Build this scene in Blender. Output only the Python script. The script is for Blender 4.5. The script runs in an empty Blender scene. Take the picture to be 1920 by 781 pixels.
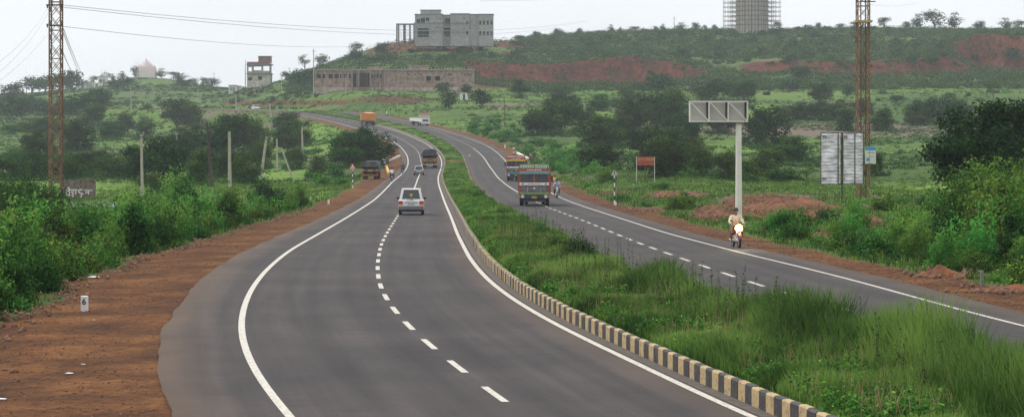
import bpy, math, random
import numpy as np
from mathutils import Vector, Matrix
R = math.radians
scn = bpy.context.scene
col = scn.collection

# ------------------------------------------------------------------ camera
F, YH, HC = 4400.0, 252.0, 5.0            # focal length and horizon row of the 1920 px photograph, eye height
cd = bpy.data.cameras.new('camera'); cam = bpy.data.objects.new('camera', cd); col.objects.link(cam)
cam.location = (0, 0, HC); cam.rotation_euler = (R(90), 0, 0)
cd.sensor_width = 36; cd.lens = 36 * F / 1920; cd.shift_y = -(390.5 - YH) / 1920
cd.clip_start = 0.5; cd.clip_end = 20000
scn.camera = cam

# ------------------------------------------------------------------ world, sun, exposure
w = bpy.data.worlds.new('World'); scn.world = w; w.use_nodes = True
nt = w.node_tree; bg = nt.nodes['Background']
sky = nt.nodes.new('ShaderNodeTexSky'); sky.sky_type = 'NISHITA'; sky.sun_disc = False
SUN_EL, SUN_AZ = R(58), R(-60)
sky.sun_elevation = SUN_EL; sky.sun_rotation = SUN_AZ; sky.dust_density = 4; sky.air_density = 1.2; sky.ozone_density = 1
hs = nt.nodes.new('ShaderNodeHueSaturation'); hs.inputs['Saturation'].default_value = 0.15
mixw = nt.nodes.new('ShaderNodeMix'); mixw.data_type = 'RGBA'; mixw.inputs[0].default_value = 0.72
tcw = nt.nodes.new('ShaderNodeTexCoord'); mpw = nt.nodes.new('ShaderNodeMapping'); mpw.inputs['Scale'].default_value = (1, 1, 5)
nzw = nt.nodes.new('ShaderNodeTexNoise'); nzw.inputs['Scale'].default_value = 3.0; nzw.inputs['Detail'].default_value = 5
crw = nt.nodes.new('ShaderNodeValToRGB')
crw.color_ramp.elements[0].position = .3; crw.color_ramp.elements[0].color = (7.2, 7.5, 7.95, 1)
crw.color_ramp.elements[1].position = .7; crw.color_ramp.elements[1].color = (8.4, 8.65, 8.95, 1)
nt.links.new(tcw.outputs['Generated'], mpw.inputs[0]); nt.links.new(mpw.outputs[0], nzw.inputs['Vector'])
nt.links.new(nzw.outputs[0], crw.inputs[0])
nt.links.new(sky.outputs[0], hs.inputs['Color']); nt.links.new(hs.outputs[0], mixw.inputs[6]); nt.links.new(crw.outputs[0], mixw.inputs[7])
nt.links.new(mixw.outputs[2], bg.inputs[0]); bg.inputs[1].default_value = 0.11
sd = bpy.data.lights.new('sun', 'SUN'); sd.energy = 1.5; sd.angle = R(11); sd.color = (1, .96, .9)
sun = bpy.data.objects.new('sun', sd); col.objects.link(sun)
sdir = Vector((math.cos(SUN_EL) * math.sin(SUN_AZ), math.cos(SUN_EL) * math.cos(SUN_AZ), math.sin(SUN_EL)))
sun.rotation_euler = sdir.to_track_quat('Z', 'Y').to_euler(); sun.location = (0, 0, 60)
scn.view_settings.view_transform = 'Standard'; scn.view_settings.look = 'None'
scn.view_settings.exposure = 0.5; scn.view_settings.gamma = 1
scn.render.engine = 'CYCLES'
try:
    scn.cycles.max_bounces = 6; scn.cycles.volume_bounces = 1; scn.cycles.transparent_max_bounces = 8
except Exception: pass

RED = ((1440, 385, 105, 24), (1335, 402, 46, 13), (1270, 365, 60, 8), (1610, 415, 46, 15), (1510, 395, 60, 16), (1765, 517, 52, 10), (1885, 547, 60, 9), (1215, 394, 44, 6), (1150, 362, 26, 6), (1560, 440, 34, 7))
def inred(px, py, g=1.0):
    r = np.zeros(np.shape(px), bool)
    for a, b, c, d in RED: r |= ((np.asarray(px) - a) / (c * g)) ** 2 + ((np.asarray(py) - b) / (d * g)) ** 2 < 1
    return r
rng = np.random.default_rng(7); random.seed(7)

# ------------------------------------------------------------------ numpy noise
_tab = np.random.default_rng(3).random((256, 256))
def vnoise(x, y):
    x = np.asarray(x, float); y = np.asarray(y, float)
    xi = np.floor(x).astype(int); yi = np.floor(y).astype(int); fx = x - xi; fy = y - yi
    fx = fx * fx * (3 - 2 * fx); fy = fy * fy * (3 - 2 * fy)
    a = _tab[xi & 255, yi & 255]; b = _tab[(xi + 1) & 255, yi & 255]; c = _tab[xi & 255, (yi + 1) & 255]; d = _tab[(xi + 1) & 255, (yi + 1) & 255]
    return (a * (1 - fx) + b * fx) * (1 - fy) + (c * (1 - fx) + d * fx) * fy
def fbm(x, y, o=4):
    s = 0; a = .5
    for k in range(o):
        s = s + a * vnoise(x * 2 ** k + 17.3 * k, y * 2 ** k + 9.1 * k); a *= .5
    return s
def sst(t): t = np.clip(t, 0, 1); return t * t * (3 - 2 * t)

# ------------------------------------------------------------------ terrain and road functions
_zd = [0, 60, 90, 150, 200, 280, 350, 400, 430, 470, 520, 560, 600, 700, 850, 1000, 1200, 1500, 3000]
_zz = [0, 0, 0, -.45, -.85, -1.15, -1.0, -.55, .1, 1.4, 3.5, 5.3, 7.1, 11.8, 14.2, 15.6, 16.8, 17, 5]
_D = np.arange(-60, 3000, 1.)
def _smooth(z, s):
    n = int(3 * s); k = np.exp(-.5 * (np.arange(-n, n + 1) / s) ** 2); k /= k.sum()
    a = np.concatenate([2 * z[0] - z[n:0:-1], z, 2 * z[-1] - z[-2:-n - 2:-1]])
    return np.convolve(a, k, 'valid')
_ZR = _smooth(np.interp(_D, _zd, _zz), 12)
def zroad(Y): return np.interp(Y, _D, _ZR)
FARX = [(650, -50), (700, -66.5), (750, -86), (800, -108), (850, -131), (900, -155), (1000, -204), (1300, -350), (2500, -950)]
def line(pts, off, near, s=11):
    pts = sorted(pts)
    d = [-60, 0] + [p[0] for p in pts] + [f[0] for f in FARX]; x = list(near) + [p[1] for p in pts] + [f[1] + off for f in FARX]
    z = np.interp(_D, d, x); za = _smooth(z, 5); zb = _smooth(z, 16); wt = sst((_D - 150) / 200)
    return za * (1 - wt) + zb * wt
_LR = line([(600, -33.6), (554, -25.0), (506, -18.0), (459, -14.2), (434, -12.9), (400, -12.0), (339, -10.7), (296, -9.3), (221, -6.5), (157, -4.08), (123, -2.85), (96, -1.74), (82, -.94), (73, -.17), (66, .6), (60, 1.37), (55, 2.14), (50, 2.95), (46, 3.5), (42, 4.1)], 3.4, (24, 12.2))
_LL = line([(600, -41.5), (554, -31.8), (511, -24.9), (459, -20.4), (413, -18.2), (369, -16.9), (300, -15.4), (245, -13.5), (215, -12.5), (152, -10.85), (127, -10.3), (103, -9.8), (87, -9.14), (75, -8.4), (67, -7.7), (61, -7.1), (55, -6.31), (49, -5.38), (45, -4.66), (42, -4.02)], -3.4, (16.5, 4.4))
_LC = line([(600, -37.5), (541, -26.2), (479, -19.0), (400, -15.3), (321, -12.9), (255, -10.7), (159, -7.75), (124, -6.64), (109, -6.1), (89, -5.13), (76, -4.28), (67, -3.4), (62, -2.82), (56, -2.03), (51, -1.24), (45, -.33), (42, .1)], 0, (20.5, 8.5))
_RR = line([(605, -22.5), (541, -10.8), (499, -4.9), (459, -2.3), (421, -.8), (330, 1.9), (218, 4.6), (185, 5.8), (125, 8.25), (100, 9.92), (81, 11.75), (64, 13.0), (45, 15.4)], 17.5, (36, 24.5))
_RC = line([(584, -20.0), (537, -13.6), (491, -8.0), (446, -5.2), (374, -3.0), (321, -1.8), (245, .6), (182, 2.9), (151, 4.4), (111, 6.04), (92, 7.15), (76, 8.34), (71, 9.0), (60, 10.4), (45, 13.0)], 14, (32.5, 21))
_RL = _RC - 3.4
def fLR(Y): return np.interp(Y, _D, _LR)
def fLL(Y): return np.interp(Y, _D, _LL)
def fLC(Y): return np.interp(Y, _D, _LC)
def fRR(Y): return np.interp(Y, _D, _RR)
def fRC(Y): return np.interp(Y, _D, _RC)
def fRL(Y): return np.interp(Y, _D, _RL)
def fLA(Y): return fLL(Y) - np.interp(Y, [40, 70, 100, 150, 300, 500], [2.1, 1.95, 2.0, 1.7, 1.3, 1.0])      # asphalt edges
def fRA(Y): return fRR(Y) + 1.5
def fVL(Y): return fLA(Y) - np.interp(Y, [40, 70, 100, 180, 300, 500], [4.6, 4.3, 3.8, 2.6, 3.0, 2.5]) - .9 * (fbm(Y / 9., Y * 0 + 3) - .5) * 2   # outer verge edges
def fVR(Y): return fRA(Y) + 2.3 + .8 * (fbm(Y / 8., Y * 0 + 8) - .5) * 2

_cp = [-600, -200, 100, 270, 400, 500, 600, 720, 850, 1000, 1150, 1300, 1500, 1700, 1900, 2400]
_cd = [0, 60, 120, 200, 300, 400, 500, 600, 700, 800, 900, 1000, 1150, 1400, 1700, 2200, 3000]
_L0 = [0, 0, -1.2, -2, -2, -1.6, -.5, 1.5, 4, 8, 12, 15, 20, 25, 22, 5, 0]
_tz = np.array([_L0, _L0,
 [0, 0, -1.2, -2, -2, -1.6, -.5, 1.5, 4, 8, 12, 16, 23, 31, 28, 5, 0],
 [0, 0, -1.2, -2, -2, -1.6, -.5, 1.5, 4, 8, 12, 17, 26, 42, 33, 5, 0],
 [0, 0, -1.2, -2, -2, -1.6, -.5, 1.5, 5, 10, 13.5, 17, 26, 34, 28, 5, 0],
 [0, 0, -1.2, -2, -2, -1.5, .2, 3, 8, 13, 18, 26.5, 29, 27, 20, 5, 0],
 [0, 0, -.8, -1.6, -1.8, -1.2, 1.6, 6.2, 12.3, 19.5, 24, 33, 34, 26, 20, 5, 0],
 [0, 0, -.6, -1.2, -1.3, -.6, 2.8, 8, 14.5, 20, 30, 46, 46, 30, 20, 5, 0],
 [0, 0, -.6, -1, -1.1, -.2, 3.5, 8.5, 13.5, 20, 31, 46.5, 48, 34, 20, 5, 0],
 [0, 0, -.5, -.8, -.8, .5, 4, 8.5, 13.5, 19, 27, 40, 53.5, 40, 20, 5, 0],
 [0, 0, -.4, -.7, -.6, .6, 3.6, 8, 13, 19.5, 28.5, 40, 56.5, 45, 20, 5, 0],
 [0, 0, -.4, -.7, -.6, .8, 3.6, 7.6, 13, 20, 29, 40.5, 57.3, 46, 20, 5, 0],
 [0, 0, -.3, -.6, -.5, 1.0, 4, 7.5, 13, 20, 29.5, 41, 57.8, 46, 20, 5, 0],
 [0, 0, -.3, -.5, -.4, 1.2, 4.2, 7.5, 13, 20, 30, 42, 58.3, 46, 20, 5, 0],
 [0, 0, -.3, -.4, -.3, 1.4, 4.4, 8, 13.5, 20.5, 31, 45, 57.5, 46, 20, 5, 0],
 [0, 0, -.3, -.4, -.3, 1.4, 4.4, 8, 13.5, 20.5, 31, 45, 57.5, 46, 20, 5, 0]], float)
_gp = np.arange(-600, 2401, 20.); _gd = np.arange(0, 3001, 10.)
_t1 = np.array([np.interp(_gd, _cd, r) for r in _tz])
_t2 = np.array([np.interp(_gp, _cp, _t1[:, j]) for j in range(len(_gd))]).T
_t2 = np.array([_smooth(r, 2.6) for r in _t2]); _t2 = np.array([_smooth(c_, 2.2) for c_ in _t2.T]).T
def _samp(px, Y):
    a = np.clip((px + 600) / 20, 0, len(_gp) - 1.001); b = np.clip(Y / 10, 0, len(_gd) - 1.001)
    i = a.astype(int); j = b.astype(int); fa = a - i; fb = b - j
    return (_t2[i, j] * (1 - fa) + _t2[i + 1, j] * fa) * (1 - fb) + (_t2[i, j + 1] * (1 - fa) + _t2[i + 1, j + 1] * fa) * fb
CUTS = [  # screen-column profile of the height of each earth cutting, its distance and width
 ([870, 900, 1000, 1100, 1200, 1280, 1340], [3, 5.5, 6, 8, 10.5, 6, 0], 905, 9),
 ([1360, 1420, 1500, 1600, 1700, 1790, 1830], [0, 3.2, 3.5, 3.8, 5, 6, 0], 905, 9),
 ([1775, 1830, 1900, 2050, 2300], [0, 13.5, 14, 12, 0], 950, 10),
 ([380, 430, 560, 700, 760], [0, 2.2, 2.8, 2.4, 0], 0, 8)]
def _fr(px, Y): return px
def zland(X, Y):
    px = np.clip(960 + F * X / np.maximum(Y, 40), -600, 2390)
    z = _samp(px, np.clip(Y, 0, 2990))
    for cp, ch, dc, cw in CUTS[:3]:
        h = np.interp(px, cp, ch, left=0, right=0)
        dcc = dc + 10 * np.sin(px / 55.) + 14 * (fbm(px / 60., px * 0, 3) - .5)
        z = z + h * (sst((Y - dcc) / cw) - np.clip((Y - dcc + 110) / 220, 0, 1))
    amp = np.clip((Y - 60) / 500, 0, 1)
    z = z + (fbm(X / 28., Y / 28.) - .47) * 1.6 * amp + (fbm(X / 5., Y / 5.) - .47) * .3
    return z
def ter(X, Y):
    X = np.asarray(X, float); Y = np.asarray(Y, float)
    la, ra, vl, vr = fLA(Y), fRA(Y), fVL(Y), fVR(Y)
    out = np.maximum(vl - X, X - vr)
    bank = np.interp(Y, [0, 100, 400, 700, 1500], [3.5, 5, 8, 12, 14])
    wt = sst(out / bank)
    zr = zroad(Y) - .02 - .02 * np.clip(np.maximum(la - X, X - ra), 0, 4) + (fbm(X * 1.3, Y * 1.3, 3) - .45) * .07 * np.clip(np.maximum(la - X, X - ra), 0, 1)
    ins = np.clip(np.minimum(X - la, ra - X) / .35, 0, 1)
    zr = zr - .28 * ins
    zl = zland(X, Y)
    # roadside cutting behind the far road
    px = 960 + F * X / np.maximum(Y, 40)
    hb = np.interp(px, [400, 450, 560, 700, 800], [0, 1.0, 1.3, 1.2, 0], left=0, right=0) * (Y > 560) * sst((Y - 560) / 60) * (X > ra)
    zl = zl + hb * (sst((X - vr - 3) / 9)) * (1 - sst((X - vr - 14) / 45))
    return zr * (1 - wt) + zl * wt
def tz(x, y): return float(ter(np.array([x]), np.array([y]))[0])
_RAY = np.concatenate([np.arange(30, 300, .5), np.arange(300, 1500, 2.)])
def P(px, py):
    """ground point where the photograph's pixel meets the modelled terrain"""
    X = (px - 960) / F * _RAY; yy = YH - (ter(X, _RAY) - HC) / _RAY * F
    k = np.nonzero(yy <= py)[0]
    i = k[0] if len(k) else int(np.argmin(yy))
    return float(X[i]), float(_RAY[i]), float(ter(X[i:i + 1], _RAY[i:i + 1])[0])
def at(px, d):
    x = (px - 960) / F * d
    return x, d, tz(x, d)

# ------------------------------------------------------------------ materials
def nodes(name):
    m = bpy.data.materials.new(name); m.use_nodes = True
    return m, m.node_tree, m.node_tree.nodes['Principled BSDF']
def mat(name, c, rough=.6, var=.18, scale=4., metal=0, c2=None, bump=0, spec=None, emit=0):
    m, t, b = nodes(name)
    tc = t.nodes.new('ShaderNodeTexCoord'); n = t.nodes.new('ShaderNodeTexNoise'); n.inputs['Scale'].default_value = scale; n.inputs['Detail'].default_value = 6
    t.links.new(tc.outputs['Object'], n.inputs['Vector'])
    r = t.nodes.new('ShaderNodeValToRGB'); r.color_ramp.elements[0].position = .3; r.color_ramp.elements[1].position = .7
    a = tuple(x * (1 - var) for x in c); e = c2 if c2 else tuple(min(1, x * (1 + var)) for x in c)
    r.color_ramp.elements[0].color = (*a, 1); r.color_ramp.elements[1].color = (*e, 1)
    t.links.new(n.outputs[0], r.inputs[0]); t.links.new(r.outputs[0], b.inputs['Base Color'])
    b.inputs['Roughness'].default_value = rough; b.inputs['Metallic'].default_value = metal
    if spec is not None: b.inputs['Specular IOR Level'].default_value = spec
    if bump:
        bp = t.nodes.new('ShaderNodeBump'); bp.inputs['Strength'].default_value = bump; bp.inputs['Distance'].default_value = .05
        t.links.new(n.outputs[0], bp.inputs['Height']); t.links.new(bp.outputs[0], b.inputs['Normal'])
    if emit:
        b.inputs['Emission Color'].default_value = (*c, 1); b.inputs['Emission Strength'].default_value = emit
    return m
def leafmat(name, dark, mid, light, trans=.25, rv=.25):
    m, t, b = nodes(name)
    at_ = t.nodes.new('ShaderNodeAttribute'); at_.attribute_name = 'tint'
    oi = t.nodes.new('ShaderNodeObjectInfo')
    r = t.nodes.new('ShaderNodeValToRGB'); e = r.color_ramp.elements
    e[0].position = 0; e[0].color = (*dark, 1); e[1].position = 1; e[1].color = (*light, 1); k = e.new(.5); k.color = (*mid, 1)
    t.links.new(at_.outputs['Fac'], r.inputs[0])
    hv = t.nodes.new('ShaderNodeHueSaturation')
    mr = t.nodes.new('ShaderNodeMapRange'); mr.inputs[3].default_value = 1 - rv; mr.inputs[4].default_value = 1 + rv
    mh = t.nodes.new('ShaderNodeMapRange'); mh.inputs[3].default_value = .455; mh.inputs[4].default_value = .525
    mu = t.nodes.new('ShaderNodeMath'); mu.operation = 'FRACT'; ml = t.nodes.new('ShaderNodeMath'); ml.operation = 'MULTIPLY'; ml.inputs[1].default_value = 7.31
    t.links.new(oi.outputs['Random'], mr.inputs[0]); t.links.new(mr.outputs[0], hv.inputs['Value'])
    t.links.new(oi.outputs['Random'], ml.inputs[0]); t.links.new(ml.outputs[0], mu.inputs[0]); t.links.new(mu.outputs[0], mh.inputs[0]); t.links.new(mh.outputs[0], hv.inputs['Hue'])
    t.links.new(r.outputs[0], hv.inputs['Color']); t.links.new(hv.outputs[0], b.inputs['Base Color'])
    b.inputs['Roughness'].default_value = .75; b.inputs['Specular IOR Level'].default_value = .07
    tr = t.nodes.new('ShaderNodeBsdfTranslucent'); t.links.new(hv.outputs[0], tr.inputs[0])
    mx = t.nodes.new('ShaderNodeMixShader'); mx.inputs[0].default_value = trans
    out = t.nodes['Material Output']
    t.links.new(b.outputs[0], mx.inputs[1]); t.links.new(tr.outputs[0], mx.inputs[2]); t.links.new(mx.outputs[0], out.inputs[0])
    return m

M = {}
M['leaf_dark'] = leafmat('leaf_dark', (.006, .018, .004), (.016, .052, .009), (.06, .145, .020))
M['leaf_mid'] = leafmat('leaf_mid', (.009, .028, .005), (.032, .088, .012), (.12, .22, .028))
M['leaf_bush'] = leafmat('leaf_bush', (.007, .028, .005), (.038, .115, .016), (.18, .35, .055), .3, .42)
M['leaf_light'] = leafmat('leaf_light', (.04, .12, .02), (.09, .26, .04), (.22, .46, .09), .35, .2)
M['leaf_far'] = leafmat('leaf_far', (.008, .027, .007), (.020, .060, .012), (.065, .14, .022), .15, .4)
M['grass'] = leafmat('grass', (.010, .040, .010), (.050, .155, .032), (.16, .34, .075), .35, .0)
M['straw'] = leafmat('straw', (.10, .12, .035), (.20, .20, .07), (.34, .30, .14), .3, .0)
M['bark'] = mat('bark', (.09, .07, .055), .9, .35, 8)
M['stem'] = mat('stem', (.06, .06, .03), .9, .3, 8)

def asphalt():
    m, t, b = nodes('asphalt'); N, Lk = t.nodes, t.links
    tc = N.new('ShaderNodeTexCoord'); la = N.new('ShaderNodeAttribute'); la.attribute_name = 'lateral'
    sx = N.new('ShaderNodeSeparateXYZ'); Lk.new(tc.outputs['Object'], sx.inputs[0])
    cb = N.new('ShaderNodeCombineXYZ'); Lk.new(la.outputs['Fac'], cb.inputs[0])
    ys = N.new('ShaderNodeMath'); ys.operation = 'MULTIPLY'; ys.inputs[1].default_value = .018; Lk.new(sx.outputs[1], ys.inputs[0]); Lk.new(ys.outputs[0], cb.inputs[1])
    def noise(src, s_, d=5, ro=.6):
        n = N.new('ShaderNodeTexNoise'); n.inputs['Scale'].default_value = s_; n.inputs['Detail'].default_value = d; n.inputs['Roughness'].default_value = ro; Lk.new(src, n.inputs['Vector']); return n.outputs[0]
    def ramp(f, a, ca, e, ce):
        r = N.new('ShaderNodeValToRGB'); r.color_ramp.elements[0].position = a; r.color_ramp.elements[0].color = (*ca, 1); r.color_ramp.elements[1].position = e; r.color_ramp.elements[1].color = (*ce, 1); Lk.new(f, r.inputs[0]); return r.outputs[0]
    def mul(a, c, f):
        g = N.new('ShaderNodeMix'); g.data_type = 'RGBA'; g.blend_type = 'MULTIPLY'; g.inputs[0].default_value = f; Lk.new(a, g.inputs[6]); Lk.new(c, g.inputs[7]); return g.outputs[2]
    grain = noise(tc.outputs['Object'], 26, 4, .75); streak = noise(cb.outputs[0], 1.6, 5, .65); patch = noise(tc.outputs['Object'], .16, 6, .6); spot = noise(tc.outputs['Object'], 1.3, 6, .7)
    base = ramp(streak, .34, (.031, .028, .030), .68, (.055, .050, .050))
    c = mul(base, ramp(grain, .32, (.35, .35, .35), .68, (1.75, 1.7, 1.68)), .75)
    c = mul(c, ramp(patch, .36, (.70, .70, .72), .66, (1.25, 1.2, 1.15)), .9)
    c = mul(c, ramp(spot, .34, (.72, .72, .74), .5, (1.04, 1.03, 1.02)), .8)
    # polished wheel tracks and an oil line in each lane
    wv = N.new('ShaderNodeMath'); wv.operation = 'COSINE'; ws = N.new('ShaderNodeMath'); ws.operation = 'MULTIPLY'; ws.inputs[1].default_value = 2 * math.pi / 1.75; Lk.new(la.outputs['Fac'], ws.inputs[0]); Lk.new(ws.outputs[0], wv.inputs[0])
    c = mul(c, ramp(wv.outputs[0], -.9, (.90, .90, .91), .9, (1.08, 1.07, 1.06)), .9)
    at_ = N.new('ShaderNodeAttribute'); at_.attribute_name = 'dust'
    d = N.new('ShaderNodeMix'); d.data_type = 'RGBA'; d.inputs[7].default_value = (.13, .082, .052, 1)
    dm = N.new('ShaderNodeMath'); dm.operation = 'MULTIPLY'; Lk.new(at_.outputs['Fac'], dm.inputs[0]); Lk.new(patch, dm.inputs[1])
    Lk.new(dm.outputs[0], d.inputs[0]); Lk.new(c, d.inputs[6]); Lk.new(d.outputs[2], b.inputs['Base Color'])
    b.inputs['Roughness'].default_value = .85; b.inputs['Specular IOR Level'].default_value = .25
    bp = N.new('ShaderNodeBump'); bp.inputs['Strength'].default_value = .35; bp.inputs['Distance'].default_value = .01; Lk.new(grain, bp.inputs['Height']); Lk.new(bp.outputs[0], b.inputs['Normal'])
    return m
M['asphalt'] = asphalt()
def worn(name, c, under, thr=.3):
    m, t, b = nodes(name)
    tc = t.nodes.new('ShaderNodeTexCoord'); n = t.nodes.new('ShaderNodeTexNoise'); n.inputs['Scale'].default_value = 9; n.inputs['Detail'].default_value = 8; n.inputs['Roughness'].default_value = .7
    t.links.new(tc.outputs['Object'], n.inputs['Vector'])
    r = t.nodes.new('ShaderNodeValToRGB'); r.color_ramp.elements[0].position = thr; r.color_ramp.elements[0].color = (*under, 1); r.color_ramp.elements[1].position = thr + .13; r.color_ramp.elements[1].color = (*c, 1)
    t.links.new(n.outputs[0], r.inputs[0]); t.links.new(r.outputs[0], b.inputs['Base Color']); b.inputs['Roughness'].default_value = .7
    return m
M['paint_line'] = worn('paint_line', (.56, .52, .45), (.20, .18, .16), .36)
M['kerb_yellow'] = worn('kerb_yellow', (.44, .32, .16), (.18, .12, .08), .36)
M['kerb_black'] = worn('kerb_black', (.03, .028, .028), (.12, .10, .08), .34)
M['kerb_old'] = mat('kerb_old', (.24, .19, .15), .9, .35, 5)
M['gutter'] = mat('gutter', (.085, .07, .058), .9, .35, 5)

def ground():
    m, t, b = nodes('ground')
    N, Lk = t.nodes, t.links
    tc = N.new('ShaderNodeTexCoord')
    at_ = N.new('ShaderNodeVertexColor'); at_.layer_name = 'cover'
    sp = N.new('ShaderNodeSeparateColor'); Lk.new(at_.outputs[0], sp.inputs[0])
    def noise(s, d=6, rough=.55):
        n = N.new('ShaderNodeTexNoise'); n.inputs['Scale'].default_value = s; n.inputs['Detail'].default_value = d; n.inputs['Roughness'].default_value = rough
        Lk.new(tc.outputs['Object'], n.inputs['Vector']); return n.outputs[0]
    def ramp(f, stops):
        r = N.new('ShaderNodeValToRGB'); e = r.color_ramp.elements
        e[0].position, e[0].color = stops[0][0], (*stops[0][1], 1); e[1].position, e[1].color = stops[-1][0], (*stops[-1][1], 1)
        for p_, c_ in stops[1:-1]: k = e.new(p_); k.color = (*c_, 1)
        Lk.new(f, r.inputs[0]); return r.outputs[0]
    def mix(f, a, c_):
        x = N.new('ShaderNodeMix'); x.data_type = 'RGBA'
        if isinstance(f, float): x.inputs[0].default_value = f
        else: Lk.new(f, x.inputs[0])
        Lk.new(a, x.inputs[6]); Lk.new(c_, x.inputs[7]); return x.outputs[2]
    def mth(op, a, c_):
        x = N.new('ShaderNodeMath'); x.operation = op
        for i, v in enumerate((a, c_)):
            if isinstance(v, (int, float)): x.inputs[i].default_value = v
            else: Lk.new(v, x.inputs[i])
        x.use_clamp = False; return x.outputs[0]
    big = noise(.03, 6, .6); med = noise(.35, 6, .65); fin = noise(4, 5, .7)
    scrub = ramp(med, [(.3, (.022, .048, .010)), (.5, (.045, .090, .016)), (.7, (.10, .14, .028))])
    meadow = ramp(med, [(.3, (.055, .12, .018)), (.55, (.14, .24, .032)), (.75, (.26, .34, .07))])
    green = mix(sp.outputs[1], scrub, meadow)
    soilc = ramp(med, [(.3, (.034, .014, .006)), (.5, (.105, .042, .013)), (.72, (.22, .095, .030))])
    grav = ramp(fin, [(.35, (.5, .47, .45)), (.5, (1, 1, 1)), (.66, (1.5, 1.42, 1.35))])
    sm = N.new('ShaderNodeMix'); sm.data_type = 'RGBA'; sm.blend_type = 'MULTIPLY'; sm.inputs[0].default_value = .8
    Lk.new(soilc, sm.inputs[6]); Lk.new(grav, sm.inputs[7]); soil = sm.outputs[2]
    brown = ramp(med, [(.3, (.10, .075, .055)), (.7, (.17, .13, .10))])
    # ragged borders from noise
    def edge(v, amt=.9):
        s = mth('ADD', v, mth('MULTIPLY', mth('SUBTRACT', mth('ADD', mth('MULTIPLY', med, .6), mth('MULTIPLY', fin, .4)), .5), amt))
        mr = N.new('ShaderNodeMapRange'); mr.inputs[1].default_value = .42; mr.inputs[2].default_value = .58; Lk.new(s, mr.inputs[0]); return mr.outputs[0]
    c1 = mix(edge(sp.outputs[2], .7), green, brown)
    mar = ramp(noise(.5, 6, .7), [(.3, (.035, .010, .007)), (.5, (.085, .022, .013)), (.7, (.20, .062, .026))])
    soil = mix(at_.outputs['Alpha'], soil, mar)
    c2 = mix(edge(sp.outputs[0], 1.0), c1, soil)
    Lk.new(c2, b.inputs['Base Color']); b.inputs['Roughness'].default_value = .95; b.inputs['Specular IOR Level'].default_value = .15
    bp = N.new('ShaderNodeBump'); bp.inputs['Strength'].default_value = .7; bp.inputs['Distance'].default_value = .12
    Lk.new(mth('ADD', fin, mth('MULTIPLY', med, 2.)), bp.inputs['Height']); Lk.new(bp.outputs[0], b.inputs['Normal'])
    return m
M['ground'] = ground()

# ------------------------------------------------------------------ object helpers
def npmesh(name, v, faces, mats, loops=None, tint=None, fm=None, smooth=False):
    """v (n,3); faces (m,k) uniform, or a list of such arrays"""
    me = bpy.data.meshes.new(name)
    if not isinstance(faces, list): faces = [faces]
    v = np.asarray(v, np.float32); nl = sum(f.size for f in faces); nf = sum(len(f) for f in faces)
    me.vertices.add(len(v)); me.vertices.foreach_set('co', v.ravel())
    me.loops.add(nl); me.loops.foreach_set('vertex_index', np.concatenate([f.ravel() for f in faces]).astype(np.int32))
    tot = np.concatenate([np.full(len(f), f.shape[1]) for f in faces]).astype(np.int32)
    me.polygons.add(nf); me.polygons.foreach_set('loop_start', np.concatenate([[0], np.cumsum(tot)[:-1]]).astype(np.int32))
    if fm is not None: me.polygons.foreach_set('material_index', np.asarray(fm, np.int32))
    if tint is not None:
        a = me.attributes.new('tint', 'FLOAT', 'POINT'); a.data.foreach_set('value', np.asarray(tint, np.float32))
    for m_ in (mats if isinstance(mats, (list, tuple)) else [mats]): me.materials.append(m_)
    me.update(calc_edges=True); me.validate()
    if smooth: me.polygons.foreach_set('use_smooth', np.ones(len(me.polygons), bool))
    return me
def ob(name, me, parent=None, loc=(0, 0, 0)):
    o = bpy.data.objects.new(name, me); col.objects.link(o); o.location = loc
    if parent: o.parent = parent
    return o
def tag(o, label, cat, group=None, kind=None):
    if label: o['label'] = label
    if cat: o['category'] = cat
    if group: o['group'] = group
    if kind: o['kind'] = kind
    return o
def thing(name, label, cat, loc=(0, 0, 0), rz=0, group=None):
    o = bpy.data.objects.new(name, None); col.objects.link(o); o.location = loc; o.rotation_euler = (0, 0, rz)
    o.empty_display_size = .3
    return tag(o, label, cat, group)
def copy_tree(o, parent=None):
    c = o.copy(); col.objects.link(c); c.parent = parent
    for ch in list(o.children): copy_tree(ch, c)
    return c
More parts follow.
